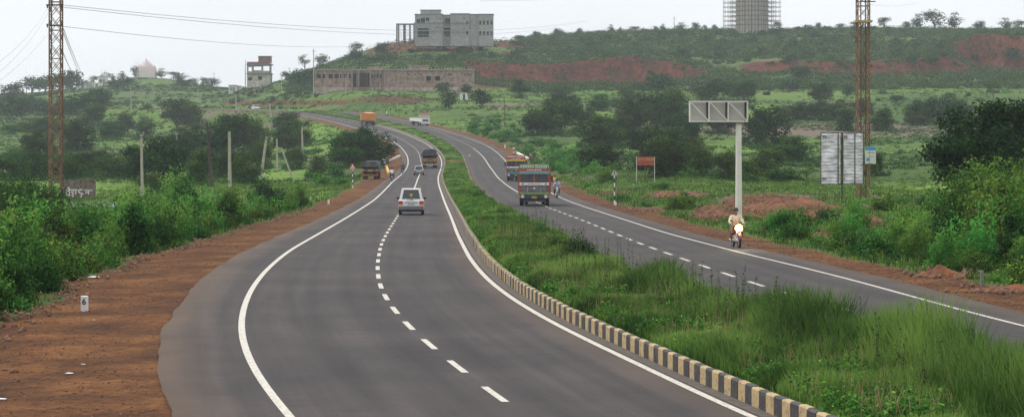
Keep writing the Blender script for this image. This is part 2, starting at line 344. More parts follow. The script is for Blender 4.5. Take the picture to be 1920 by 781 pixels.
class MB:
    def __init__(s): s.v = []; s.f = []; s.m = []
    def add(s, vs, fs, mi=0):
        n = len(s.v); s.v += [tuple(p) for p in vs]; s.f += [tuple(n + i for i in f) for f in fs]; s.m += [mi] * len(fs); return s
    def box(s, x0, x1, y0, y1, z0, z1, mi=0, M4=None):
        vs = [Vector(p) for p in ((x0, y0, z0), (x1, y0, z0), (x1, y1, z0), (x0, y1, z0), (x0, y0, z1), (x1, y0, z1), (x1, y1, z1), (x0, y1, z1))]
        if M4: vs = [M4 @ p for p in vs]
        return s.add(vs, [(0, 3, 2, 1), (4, 5, 6, 7), (0, 1, 5, 4), (1, 2, 6, 5), (2, 3, 7, 6), (3, 0, 4, 7)], mi)
    def tube(s, p0, p1, r0, r1=None, n=10, mi=0, cap=True):
        r1 = r0 if r1 is None else r1; p0 = Vector(p0); p1 = Vector(p1); d = (p1 - p0).normalized()
        a = d.orthogonal().normalized(); b = d.cross(a); vs = []
        for p, r in ((p0, r0), (p1, r1)):
            for k in range(n): t = 2 * math.pi * k / n; vs.append(p + a * r * math.cos(t) + b * r * math.sin(t))
        fs = [(k, (k + 1) % n, n + (k + 1) % n, n + k) for k in range(n)]
        if cap: fs += [tuple(range(n - 1, -1, -1)), tuple(range(n, 2 * n))]
        return s.add(vs, fs, mi)
    def path(s, pts, r, n=6, mi=0):
        for a, b in zip(pts[:-1], pts[1:]): s.tube(a, b, r, r, n, mi)
        return s
    def prism(s, poly, x0, x1, mi=0, sx=1.0):
        """side profile in (y,z) extruded along x"""
        n = len(poly); vs = [(x0, y, z) for y, z in poly] + [(x1, y, z) for y, z in poly]
        fs = [(k, n + k, n + (k + 1) % n, (k + 1) % n) for k in range(n)] + [tuple(range(n)), tuple(range(2 * n - 1, n - 1, -1))]
        return s.add(vs, fs, mi)
    def plate(s, poly, y0, y1, mi=0):
        """front outline in (x,z) extruded along y"""
        n = len(poly); vs = [(x, y0, z) for x, z in poly] + [(x, y1, z) for x, z in poly]
        fs = [(k, (k + 1) % n, n + (k + 1) % n, n + k) for k in range(n)] + [tuple(range(n - 1, -1, -1)), tuple(range(n, 2 * n))]
        return s.add(vs, fs, mi)
    def ell(s, c, r, nu=14, nv=9, mi=0):
        c = Vector(c); vs = []; fs = []
        for j in range(1, nv):
            th = math.pi * j / nv
            for i in range(nu): ph = 2 * math.pi * i / nu; vs.append((c.x + r[0] * math.sin(th) * math.cos(ph), c.y + r[1] * math.sin(th) * math.sin(ph), c.z + r[2] * math.cos(th)))
        vs += [(c.x, c.y, c.z + r[2]), (c.x, c.y, c.z - r[2])]; T = len(vs) - 2
        for j in range(nv - 2):
            for i in range(nu): a = j * nu + i; b_ = j * nu + (i + 1) % nu; fs.append((a, a + nu, b_ + nu, b_))
        for i in range(nu): fs.append((T, i, (i + 1) % nu)); fs.append((T + 1, (nv - 2) * nu + (i + 1) % nu, (nv - 2) * nu + i))
        return s.add(vs, fs, mi)
    def lathe(s, prof, c, axis='x', n=20, mi=0):
        """closed ring profile (radius, offset) turned about an axis"""
        vs = []; m_ = len(prof)
        for k in range(n):
            t = 2 * math.pi * k / n
            for r, o in prof:
                if axis == 'x': vs.append((c[0] + o, c[1] + r * math.cos(t), c[2] + r * math.sin(t)))
                elif axis == 'y': vs.append((c[0] + r * math.cos(t), c[1] + o, c[2] + r * math.sin(t)))
                else: vs.append((c[0] + r * math.cos(t), c[1] + r * math.sin(t), c[2] + o))
        fs = [(k * m_ + j, k * m_ + (j + 1) % m_, ((k + 1) % n) * m_ + (j + 1) % m_, ((k + 1) % n) * m_ + j) for k in range(n) for j in range(m_)]
        return s.add(vs, fs, mi)
    def build(s, name, mats, parent=None, bevel=0, smooth=False, loc=(0, 0, 0)):
        me = bpy.data.meshes.new(name); me.from_pydata(s.v, [], s.f)
        for m_ in (mats if isinstance(mats, (list, tuple)) else [mats]): me.materials.append(m_)
        me.polygons.foreach_set('material_index', s.m)
        me.update(); o = ob(name, me, parent, loc)
        if smooth: me.polygons.foreach_set('use_smooth', [True] * len(me.polygons))
        if bevel:
            b = o.modifiers.new('bevel', 'BEVEL'); b.width = bevel; b.segments = 2; b.limit_method = 'ANGLE'
        return o

# ------------------------------------------------------------------ terrain sheet
def build_ground():
    u = np.concatenate([np.linspace(-1.6, -.27, 60)[:-1], np.linspace(-.27, .27, 760), np.linspace(.27, 1.6, 60)[1:]])
    Ys = [-40.]
    while Ys[-1] < 2150:
        y = Ys[-1]; st = max(.45, .0062 * y) if y > 0 else 2.0
        if 60 < y < 1250: st = min(st, 4.2)
        if y > 1300: st = 25 + (y - 1300) * .05
        Ys.append(y + st)
    Y = np.array(Ys); UU, YY = np.meshgrid(u, Y); XX = UU * (YY + 45)
    Z = ter(XX, np.clip(YY, -60, 2999)); Z = np.where(YY > 2990, Z.clip(-5, 5), Z)
    nx, ny = len(u), len(Y)
    idx = np.arange(nx * ny).reshape(ny, nx)
    f = np.stack([idx[:-1, :-1], idx[:-1, 1:], idx[1:, 1:], idx[1:, :-1]], -1).reshape(-1, 4)
    me = npmesh('ground', np.stack([XX, YY, Z], -1).reshape(-1, 3), f, M['ground'], smooth=True)
    X, Yv = XX.ravel(), YY.ravel(); px = 960 + F * X / np.maximum(Yv, 40); py = YH - (Z.ravel() - HC) / np.maximum(Yv, 40) * F
    la, ra, vl, vr = fLA(Yv), fRA(Yv), fVL(Yv), fVR(Yv)
    out = np.maximum(vl - X, X - vr)
    soil = np.clip(.5 - out / 1.6, 0, 1)
    soil = np.where(Yv > 250, np.maximum(soil, .44 * (1 - sst(out / 12))), soil)
    def blob(cx, cy, rx, ry, amt):
        nonlocal soil
        q = ((px - cx) / rx) ** 2 + ((py - cy) / ry) ** 2
        soil = np.maximum(soil, amt * np.exp(-q * .9))
    front = Yv < 330
    keep = soil.copy()
    for b_ in RED: blob(*b_, 1.0)
    soil = np.where(front & (X > ra), soil, keep); keep = soil.copy()
    for b_ in ((800, 88, 130, 11, .95), (720, 90, 45, 16, .9), (960, 84, 70, 9, .75), (905, 118, 22, 10, .8), (950, 100, 12, 6, .8), (1100, 155, 190, 12, .72), (930, 160, 60, 8, .85), (740, 187, 150, 12, .62), (1870, 128, 110, 9, .7), (470, 172, 60, 5, .6), (560, 168, 25, 6, .5), (1630, 133, 60, 8, .55), (1500, 137, 90, 6, .45)): blob(*b_)
    soil = np.where(Yv > 600, soil, keep)
    for cp, ch, dc, cw in CUTS[:3]:
        h = np.interp(px, cp, ch, left=0, right=0)
        dcc = dc + 10 * np.sin(px / 55.) + 14 * (fbm(px / 60., px * 0, 3) - .5)
        soil = np.maximum(soil, np.clip(h / 3, 0, 1) * (np.abs(Yv - dcc - cw / 2) < cw / 2 + 5))
    hb = np.interp(px, [380, 430, 640, 720], [0, 1, 1, 0], left=0, right=0) * (Yv > 640) * (X > ra + 2) * np.exp(-((py - 193) / 6) ** 2)
    soil = np.maximum(soil, hb * .75)
    meadow = np.clip((fbm(X / 55., Yv / 55.) - .38) * 3.2, 0, 1) * np.interp(Yv, [0, 150, 250, 650, 900], [.3, .5, 1, .9, .35])
    meadow = np.where((px < 620) & (Yv > 220) & (Yv < 420), np.maximum(meadow, .8), meadow)
    brown = np.where((px > 1150), np.exp(-((Yv - 560) / 60) ** 2) * np.interp(px, [1150, 1350, 1500, 1800, 1900], [.3, .62, .85, .8, .4]), 0)
    brown = np.maximum(brown, np.clip((fbm(X / 30. + 40, Yv / 30.) - .52) * 3, 0, .55))
    cov = np.stack([soil, meadow, brown, (Yv > 600) * (np.abs(out) > 3) * 1.], -1).astype(np.float32)
    ca = me.color_attributes.new('cover', 'FLOAT_COLOR', 'POINT'); ca.data.foreach_set('color', cov.ravel())
    o = ob('ground', me); o['kind'] = 'structure'
    return o
build_ground()

# ------------------------------------------------------------------ roads
def strip(name, fa, fb, zo, m, y0, y1, step=1.5, cols=1, dust=False, skirt=True, kind='structure'):
    n = int((y1 - y0) / step) + 1; Y = np.linspace(y0, y1, n); a, b = fa(Y), fb(Y)
    ts = np.linspace(0, 1, cols + 1)
    X = a[:, None] + (b - a)[:, None] * ts; Z = np.repeat((zroad(Y) + zo)[:, None], cols + 1, 1); YY = np.repeat(Y[:, None], cols + 1, 1)
    if skirt:
        X = np.concatenate([X[:, :1], X, X[:, -1:]], 1); YY = np.concatenate([YY[:, :1], YY, YY[:, :1]], 1); Z = np.concatenate([Z[:, :1] - .4, Z, Z[:, :1] - .4], 1)
    k = X.shape[1]; idx = np.arange(n * k).reshape(n, k)
    f = np.stack([idx[:-1, :-1], idx[:-1, 1:], idx[1:, 1:], idx[1:, :-1]], -1).reshape(-1, 4)
    me = npmesh(name, np.stack([X, YY, Z], -1).reshape(-1, 3), f, m)
    if dust:
        e = np.minimum(ts, 1 - ts); e = np.clip(1 - e / .13, 0, 1) * 1.1 + .08
        if skirt: e = np.concatenate([[1], e, [1]])
        mid = (fLC if fa(np.array([100.]))[0] < -5 else fRC)(YY); lt = me.attributes.new('lateral', 'FLOAT', 'POINT'); lt.data.foreach_set('value', (X - mid).ravel().astype(np.float32))
        d = np.tile(e, n); at_ = me.attributes.new('dust', 'FLOAT', 'POINT'); at_.data.foreach_set('value', d.astype(np.float32))
    o = ob(name, me)
    if kind: o['kind'] = kind
    return o
off = lambda f, d: (lambda Y: f(Y) + d)
wob = lambda f, d, ph: (lambda Y: f(Y) + d + .13 * (fbm(Y * .45 + ph, Y * 0 + ph, 5) - .5) * 2)
strip('road', wob(fLA, 0, 3), off(fLR, .46), 0, M['asphalt'], -30, 1500, .5, 16, True)
strip('opposite_road', off(fRL, -.5), wob(fRA, 0, 9), 0, M['asphalt'], -30, 1500, .5, 16, True)
KX = .46   # offset of the kerb behind the right edge line
strip('gutter', off(fLR, .17), off(fLR, KX), .004, M['gutter'], -30, 900, .7, 1, skirt=False)
for nm, f in (('left_edge_line', fLL), ('median_edge_line', fLR)):
    strip(nm, off(f, -.085), off(f, .085), .008, M['paint_line'], -30, 1300, .7, 1, skirt=False)
strip('far_edge_line', off(fRR, -.07), off(fRR, .07), .008, M['paint_line'], -30, 1300, .7, 1, skirt=False)
def dashes(name, f, ph, solid):
    v = []; fc = []
    segs = []
    y = -27.0
    while y < 1000:
        segs.append((ph + y, ph + y + 2.65)); y += 5.4
    segs = [s for s in segs if not (solid[0] < s[0] < solid[1])]
    q = solid[0]
    while q < solid[1]: segs.append((q, q + 2.001)); q += 2
    for a, b in segs:
        Y = np.array([a, (a + b) / 2, b]); X = f(Y); Z = zroad(Y) + .009; n = len(v)
        for i in range(3): v += [(X[i] - .075, Y[i], Z[i]), (X[i] + .075, Y[i], Z[i])]
        fc += [(n, n + 1, n + 3, n + 2), (n + 2, n + 3, n + 5, n + 4)]
    o = ob(name, npmesh(name, np.array(v), np.array(fc), M['paint_line'])); o['kind'] = 'structure'
dashes('lane_line', fLC, 43.9 - 5.4 * 5 + 27, (166, 395))
dashes('opposite_lane_line', fRC, 45 - 5.4 * 5 + 27, (243, 488))

# median soil bed between the kerbs
def build_median():
    Y = np.arange(-30, 1200, .6); a, b = fLR(Y) + KX + .14, fRL(Y) - .64; ts = np.linspace(0, 1, 13)
    X = a[:, None] + (b - a)[:, None] * ts; YY = np.repeat(Y[:, None], 13, 1)
    Z = zroad(YY) + .26 + .16 * np.sin(np.pi * ts)[None, :] + (fbm(X, YY, 3) - .45) * .18 * np.sin(np.pi * ts)[None, :]
    n, k = X.shape; idx = np.arange(n * k).reshape(n, k)
    f = np.stack([idx[:-1, :-1], idx[:-1, 1:], idx[1:, 1:], idx[1:, :-1]], -1).reshape(-1, 4)
    me = npmesh('median', np.stack([X, YY, Z], -1).reshape(-1, 3), f, M['ground'], smooth=True)
    so = np.where(np.abs(YY - 418) < 4, 1., .12).ravel() 
    cov = np.stack([so, np.clip(fbm(X / 4., YY / 6.).ravel() * 1.4 - .1, 0, 1), np.zeros(n * k), np.zeros(n * k)], -1).astype(np.float32)
    me.color_attributes.new('cover', 'FLOAT_COLOR', 'POINT').data.foreach_set('color', cov.ravel())
    ob('median', me)['kind'] = 'structure'
build_median()
def kerb(name, f, y0, y1, h, w_, mats, label, skip=()):
    mb = MB(); y = y0; k = 0
    while y < y1:
        dx = float(f(y + .25) - f(y - .25)) / .5; ln = .5 / math.sqrt(1 + dx * dx)
        if not any(a < y < b for a, b in skip):
            j = [(random.random() - .5) * .02 for _ in range(4)]
            x0, x1 = float(f(y)) + j[0], float(f(y + ln)) + j[0]; z0, z1 = float(zroad(y)), float(zroad(y + ln)); hh = h + j[1]
            g = .008; ya, yb = y + g / 2, y + ln - g / 2; t_ = .03
            vs = [(x0, ya, z0 - .1), (x0 + w_, ya, z0 - .1), (x1 + w_, yb, z1 - .1), (x1, yb, z1 - .1), (x0, ya, z0 + hh - t_), (x0 + w_, ya, z0 + hh - t_), (x1 + w_, yb, z1 + hh - t_), (x1, yb, z1 + hh - t_),
                  (x0 + t_, ya, z0 + hh), (x0 + w_ - t_, ya, z0 + hh), (x1 + w_ - t_, yb, z1 + hh), (x1 + t_, yb, z1 + hh)]
            fs = [(0, 1, 5, 4), (1, 2, 6, 5), (2, 3, 7, 6), (3, 0, 4, 7), (4, 5, 9, 8), (5, 6, 10, 9), (6, 7, 11, 10), (7, 4, 8, 11), (8, 9, 10, 11)]
            mb.add(vs, fs, (k % 2) if y < 108 else 2)
        y += ln; k += 1
    return tag(mb.build(name, mats), label, 'kerb')
kerb('median_kerb', off(fLR, KX), -20, 620, .36, .16, [M['kerb_yellow'], M['kerb_black'], M['kerb_old']], 'kerb of alternating yellow and black blocks curving along the left road', skip=((416.5, 419.5),))
kerb('median_kerb', off(fRL, -.66), -20, 620, .34, .16, [M['kerb_old'], M['kerb_old'], M['kerb_old']], 'dusty unpainted kerb on the right road side of the grassy median', skip=((416.5, 419.5),))
# ------------------------------------------------------------------ haze: real even air over the whole place
def haze():
    mb = MB(); mb.box(-3700, 3700, -120, 2200, -9, 92)
    m = bpy.data.materials.new('haze'); m.use_nodes = True; t = m.node_tree; t.nodes.remove(t.nodes['Principled BSDF'])
    v = t.nodes.new('ShaderNodeVolumePrincipled'); v.inputs['Density'].default_value = HAZE; v.inputs['Color'].default_value = (.86, .94, 1, 1); v.inputs['Anisotropy'].default_value = .1
    t.links.new(v.outputs[0], t.nodes['Material Output'].inputs['Volume'])
    o = mb.build('haze', m); o['kind'] = 'stuff'
HAZE = .00014
haze()

# ------------------------------------------------------------------ foliage makers
def leaf_quads(pos, nrm, size, rg, asp=.55):
    n = len(pos); a = np.cross(nrm, rg.normal(size=(n, 3))); a /= np.linalg.norm(a, axis=1)[:, None] + 1e-9
    b = np.cross(nrm, a); s = (size * rg.uniform(.6, 1.3, n))[:, None]
    v = np.stack([pos - a * s * .5, pos + b * s * asp * .5, pos + a * s * .5, pos - b * s * asp * .5], 1).reshape(-1, 3)
    return v, np.arange(4 * n).reshape(n, 4)
def cloud(clumps, n, size, rg, up=.35, spread=.25, asp=.6):
    c = np.asarray(clumps, float); wgt = c[:, 3] ** 2; k = rg.choice(len(c), n, p=wgt / wgt.sum())
    d = rg.normal(size=(n, 3)); d /= np.linalg.norm(d, axis=1)[:, None]
    r = c[k, 3] * (rg.uniform(0, 1, n) ** .42) * rg.uniform(.82, 1.15, n)
    p = c[k, :3] + d * r[:, None] * np.array([1, 1, .78])
    p += rg.normal(size=(n, 3)) * spread * size
    nr = d * .8 + rg.normal(size=(n, 3)) * .6 + np.array([0, 0, up]); nr /= np.linalg.norm(nr, axis=1)[:, None]
    ct = rg.uniform(-.2, .2, len(c))
    tint = np.clip(.32 + ct[k] + rg.normal(0, .17, n) + .20 * d[:, 2] * (r / c[k, 3]), 0, 1)  # random leaf tone, plus light from above painted as paler clump tops
    v, f = leaf_quads(p, nr, size, rg, asp)
    return v, f, np.repeat(tint, 4)
def tube_np(mb, pts, r0, r1, n=6):
    for i in range(len(pts) - 1):
        a = r0 + (r1 - r0) * i / (len(pts) - 1); b = r0 + (r1 - r0) * (i + 1) / (len(pts) - 1)
        mb.tube(pts[i], pts[i + 1], a, b, n, 0, i == 0)
def tree_kind(seed, w_, h, base, nclump, nleaf, lsize, m, rmin=.16, rmax=.28, flat=.8, trunk=.18, lean=0, multi=1, sparse=0):
    """meshes of one kind of tree: trunk with limbs, and a leafy crown"""
    rg = np.random.default_rng(seed); cl = []
    cz = (base + h) / 2; rz_ = (h - base) / 2
    while len(cl) < nclump:
        d = rg.normal(size=3); d /= np.linalg.norm(d); q = rg.uniform(.12, 1) ** .5
        if d[2] < -.88: continue
        r = rg.uniform(rmin, rmax) * w_
        p = np.array([d[0] * (w_ / 2 - r * .6) * q, d[1] * (w_ / 2 - r * .6) * q, cz + d[2] * (rz_ - r * .5) * q * (flat if d[2] < 0 else 1)])
        p[0] += lean * (p[2] / h)
        cl.append((*p, r))
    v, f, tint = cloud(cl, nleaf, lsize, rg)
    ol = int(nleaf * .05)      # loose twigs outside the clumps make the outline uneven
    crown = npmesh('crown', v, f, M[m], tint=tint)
    mb = MB()
    for t_ in range(multi):
        bx, by = (rg.uniform(-.25, .25), rg.uniform(-.25, .25)) if multi > 1 else (0, 0)
        top = np.array([lean * .5 + rg.uniform(-.3, .3), rg.uniform(-.3, .3), base + (h - base) * .35])
        m1 = np.array([bx + rg.uniform(-.12, .12), by + rg.uniform(-.12, .12), base * .55])
        tube_np(mb, [(bx, by, -.5), tuple(m1), tuple(top)], trunk, trunk * .55, 8)
        for c in sorted(cl, key=lambda c: -c[3])[:7 if multi == 1 else 4]:
            mid = (m1 + (top - m1) * rg.uniform(.2, .8)); e = np.array(c[:3]); k = (mid + e) / 2 + rg.normal(size=3) * .15
            tube_np(mb, [tuple(mid), tuple(k), tuple(e)], trunk * .42, trunk * .12, 5)
    tr = bpy.data.meshes.new('trunk'); tr.from_pydata(mb.v, [], mb.f); tr.materials.append(M['bark']); tr.update()
    return dict(crown=crown, trunk=tr, h=h, w=w_)
def bush_kind(seed, w_, h, nclump, nleaf, lsize, m, stems=0, rr=(.18, .30), asp=.6):
    rg = np.random.default_rng(seed); cl = []
    for i in range(nclump):
        a = rg.uniform(0, 6.283); q = rg.uniform(0, 1) ** .5; r = rg.uniform(*rr) * w_
        top = h * (1 - .55 * q * q); z = rg.uniform(.15, 1) * top - r * .4
        cl.append((math.cos(a) * q * (w_ / 2 - r * .5), math.sin(a) * q * (w_ / 2 - r * .5), max(z, r * .35), r))
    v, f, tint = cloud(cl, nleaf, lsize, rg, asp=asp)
    V, Fs, T = [v], [f], [tint]
    if stems:
        for i in range(stems):      # upright leafy shoots above the body
            a = rg.uniform(0, 6.283); q = rg.uniform(0, .9) * w_ / 2; x, y = math.cos(a) * q, math.sin(a) * q; hh = h * rg.uniform(.85, 1.25); k = 26
            zz = np.linspace(h * .3, hh, k); p = np.stack([x + (zz - h * .3) * rg.uniform(-.15, .15), y + (zz - h * .3) * rg.uniform(-.15, .15), zz], 1) + rg.normal(size=(k, 3)) * lsize * .7
            nr = rg.normal(size=(k, 3)); nr[:, 2] += .5; nr /= np.linalg.norm(nr, axis=1)[:, None]
            a_, b_ = leaf_quads(p, nr, lsize * 1.15, rg, .5); Fs.append(b_ + sum(len(q_) for q_ in V)); V.append(a_); T.append(np.full(len(a_), rg.uniform(.4, .8)))
    v = np.concatenate(V); v[:, 2] = np.maximum(v[:, 2], -.1)
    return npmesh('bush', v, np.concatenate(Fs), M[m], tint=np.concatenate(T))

TK = {
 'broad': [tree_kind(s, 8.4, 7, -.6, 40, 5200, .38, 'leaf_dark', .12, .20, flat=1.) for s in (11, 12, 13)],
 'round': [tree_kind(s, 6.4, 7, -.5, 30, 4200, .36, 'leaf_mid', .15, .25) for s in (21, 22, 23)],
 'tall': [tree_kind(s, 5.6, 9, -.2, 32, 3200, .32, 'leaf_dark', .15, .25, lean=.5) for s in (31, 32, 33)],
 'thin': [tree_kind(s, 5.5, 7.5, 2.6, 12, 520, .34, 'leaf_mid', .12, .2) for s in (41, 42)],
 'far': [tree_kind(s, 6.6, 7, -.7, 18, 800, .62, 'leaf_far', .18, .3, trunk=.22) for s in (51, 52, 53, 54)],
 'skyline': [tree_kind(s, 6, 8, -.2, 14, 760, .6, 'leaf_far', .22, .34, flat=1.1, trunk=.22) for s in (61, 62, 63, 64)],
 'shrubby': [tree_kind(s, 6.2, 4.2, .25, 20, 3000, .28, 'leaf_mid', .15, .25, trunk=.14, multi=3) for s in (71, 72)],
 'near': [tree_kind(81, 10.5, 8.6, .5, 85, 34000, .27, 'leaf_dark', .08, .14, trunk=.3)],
}
_roots = {}; UNDER = []
_look = {'broad': ('broad dark', 'spreading dark green'), 'round': ('rounded green', 'round-headed green'), 'tall': ('tall dark', 'upright dark green'), 'thin': ('sparse thin', 'thin open-crowned'),
         'far': ('hazy dark', 'hazy blue-green'), 'skyline': ('small skyline', 'small dark'), 'shrubby': ('low shrubby', 'low bushy'), 'near': ('very dark dense', 'big dark')}
ORD = ['leftmost', 'second', 'third', 'fourth', 'fifth', 'sixth', 'seventh', 'eighth', 'ninth', 'tenth', 'eleventh', 'twelfth', 'thirteenth', 'fourteenth', 'fifteenth', 'sixteenth', 'seventeenth', 'eighteenth', 'nineteenth', 'twentieth', 'twenty-first', 'twenty-second', 'twenty-third', 'twenty-fourth', 'twenty-fifth', 'twenty-sixth']
def put_tree(kind, loc, hm, wm, label, group, name='tree'):
    vs = TK[kind]; i = random.randrange(len(vs)); k = vs[i]
    if (kind, i) not in _roots:
        r = thing(name, label, 'tree', loc, 0, group); ob('trunk', k['trunk'], r); ob('crown', k['crown'], r); _roots[(kind, i)] = r
    else:
        r = copy_tree(_roots[(kind, i)])
    r.name = name; r.location = (loc[0], loc[1], loc[2] - .1); r.rotation_euler = (0, 0, random.uniform(0, 6.283))
    s = wm / k['w']; r.scale = (s, s, hm / k['h'])
    tag(r, label, 'tree', group); return r
def grove(where, group, items, every=1):
    """items: (px, base row, height px, width px, kind) read off the photograph, set on the modelled ground"""
    items = sorted(items, key=lambda t: t[0])
    for t_ in items:
        if t_[4] in ('broad', 'round', 'tall', 'shrubby'): UNDER.append((*P(t_[0], t_[1]), t_[3] / F))
    for i, (px, py, hp, wp, kd) in enumerate(items):
        x, y, z = P(px, py); sc = y / F
        lk = _look[kd][0]
        if i < len(ORD): pos = ORD[i] + (' from the left' if i else '')
        else: pos = 'rightmost'
        put_tree(kd, (x, y, z), hp * sc * 1.1, wp * sc * (1.32 if kd != 'skyline' else 1.15), f"{lk} tree, {pos} {where}", group, 'tree')
grove('on the hazy far left ridge', 'hazy trees on the far left ridge', [(60, 176, 34, 48, 'far'), (86, 174, 38, 50, 'far'), (112, 172, 37, 50, 'far'), (136, 172, 42, 45, 'far'), (22, 192, 40, 44, 'far'), (4, 200, 20, 30, 'far')])
grove('at the upper edge of the left fields', 'trees at the upper edge of the left fields', [(10, 216, 42, 60, 'far'), (42, 220, 44, 55, 'far'), (74, 214, 34, 45, 'far'), (100, 226, 38, 46, 'far'), (128, 222, 44, 46, 'far'), (150, 228, 55, 60, 'far'), (176, 208, 44, 46, 'tall'), (190, 205, 42, 42, 'far'), (172, 236, 48, 46, 'round'), (277, 209, 16, 18, 'far'), (304, 218, 36, 30, 'thin')])
grove('of those dotted over the left green field', 'trees dotted over the left field', [(146, 284, 60, 56, 'broad'), (72, 300, 54, 56, 'broad'), (88, 256, 42, 44, 'round'), (124, 262, 36, 44, 'shrubby'), (210, 262, 38, 46, 'round'), (232, 256, 48, 44, 'tall'), (272, 262, 42, 38, 'tall'), (50, 248, 18, 58, 'shrubby'), (20, 252, 18, 40, 'shrubby')])
grove('in the dark tree belt behind the painted wall', 'dark tree belt behind the painted wall', [(20, 335, 46, 80, 'shrubby'), (70, 332, 44, 80, 'broad'), (118, 335, 40, 80, 'shrubby'), (160, 330, 44, 70, 'broad'), (205, 334, 42, 64, 'shrubby'), (240, 330, 40, 56, 'round'), (140, 312, 30, 60, 'broad'), (185, 314, 34, 56, 'broad'), (40, 318, 40, 70, 'broad')])
grove('in the dense grove behind the slim concrete poles', 'dense grove behind the slim poles', [(288, 346, 84, 108, 'broad'), (325, 322, 66, 76, 'broad'), (300, 364, 46, 44, 'round'), (334, 246, 66, 60, 'tall'), (362, 244, 46, 50, 'round'), (350, 302, 62, 64, 'broad'), (402, 312, 84, 76, 'tall'), (440, 302, 92, 74, 'tall'), (474, 292, 80, 62, 'round'), (380, 342, 62, 60, 'round'), (432, 336, 56, 60, 'broad'), (462, 346, 56, 50, 'round'), (371, 348, 42, 44, 'round'), (490, 314, 48, 52, 'shrubby'), (534, 252, 48, 48, 'round'), (540, 292, 62, 56, 'tall'), (562, 274, 52, 40, 'round'), (596, 330, 36, 34, 'round'), (310, 300, 50, 50, 'round'), (420, 280, 60, 60, 'round'), (258, 318, 44, 50, 'broad'), (555, 318, 40, 40, 'shrubby')])
grove('just behind the parked truck', 'spreading trees behind the parked truck', [(648, 316, 66, 70, 'round'), (688, 314, 74, 84, 'broad'), (672, 300, 60, 60, 'broad')])
grove('around the low unfinished building', 'trees round the unfinished buildings', [(570, 166, 40, 50, 'far'), (572, 140, 38, 30, 'thin'), (603, 130, 30, 26, 'skyline'), (535, 146, 16, 17, 'far'), (667, 100, 25, 24, 'skyline'), (664, 116, 22, 30, 'far'), (830, 178, 28, 30, 'far'), (842, 204, 36, 36, 'far'), (874, 180, 24, 25, 'far'), (903, 199, 36, 42, 'far'), (975, 184, 38, 30, 'tall'), (716, 105, 26, 26, 'far')])
grove('around the pale temple on the left hilltop', 'trees around the hilltop temple', [(230, 138, 14, 18, 'skyline'), (253, 137, 22, 16, 'skyline'), (303, 137, 18, 22, 'skyline'), (197, 151, 18, 20, 'skyline'), (325, 137, 15, 24, 'skyline'), (342, 144, 14, 28, 'skyline'), (210, 152, 14, 14, 'skyline'), (175, 155, 16, 16, 'skyline'), (340, 168, 22, 28, 'far'), (392, 166, 22, 34, 'far'), (240, 165, 22, 40, 'far'), (215, 168, 22, 34, 'far'), (360, 160, 14, 24, 'far')])
grove('in the large wood behind the brown board', 'wood behind the brown board', [(1235, 178, 42, 52, 'far'), (1206, 174, 22, 42, 'far'), (1056, 182, 24, 38, 'far'), (1052, 212, 38, 60, 'broad'), (1040, 252, 72, 74, 'round'), (1088, 248, 62, 60, 'tall'), (1010, 254, 52, 56, 'broad'), (1124, 208, 34, 42, 'round'), (1175, 182, 20, 32, 'far'), (1128, 278, 58, 84, 'round'), (1160, 272, 50, 60, 'broad'), (1128, 320, 52, 76, 'broad'), (1190, 218, 44, 72, 'broad'), (1224, 252, 74, 92, 'broad'), (1256, 232, 62, 72, 'round'), (1250, 302, 68, 80, 'round'), (1236, 334, 78, 88, 'broad'), (1284, 332, 66, 74, 'tall'), (1205, 300, 60, 64, 'tall'), (1175, 250, 52, 60, 'round'), (1280, 270, 60, 66, 'broad'), (1300, 300, 50, 56, 'round')])
grove('beyond the blank gantry board', 'trees beyond the gantry board', [(1340, 190, 42, 72, 'broad'), (1392, 192, 46, 46, 'round'), (1433, 276, 76, 86, 'broad'), (1484, 302, 50, 62, 'round'), (1440, 324, 52, 54, 'round'), (1362, 336, 54, 58, 'shrubby'), (1310, 334, 60, 60, 'shrubby'), (1466, 340, 24, 62, 'shrubby'), (1512, 342, 32, 32, 'thin'), (1350, 250, 50, 60, 'broad'), (1500, 150, 30, 42, 'far'), (1405, 340, 40, 50, 'shrubby')])
grove('in the belt round the yellow lattice tower', 'trees round the yellow lattice tower', [(1540, 198, 50, 46, 'tall'), (1590, 182, 24, 26, 'far'), (1470, 224, 28, 42, 'round'), (1502, 224, 32, 46, 'broad'), (1542, 227, 36, 52, 'broad'), (1582, 224, 34, 50, 'round'), (1618, 218, 34, 40, 'broad'), (1586, 246, 40, 34, 'round'), (1653, 246, 40, 40, 'round'), (1638, 330, 50, 30, 'round')])
grove('on the far slope at right', 'trees on the far slope at right', [(1765, 234, 56, 72, 'broad'), (1722, 230, 42, 52, 'broad'), (1802, 237, 50, 52, 'broad'), (1682, 192, 16, 28, 'far'), (1862, 194, 46, 32, 'thin'), (1480, 170, 22, 42, 'far'), (1715, 235, 30, 40, 'round'), (1900, 128, 26, 44, 'far'), (1828, 120, 16, 14, 'far')])
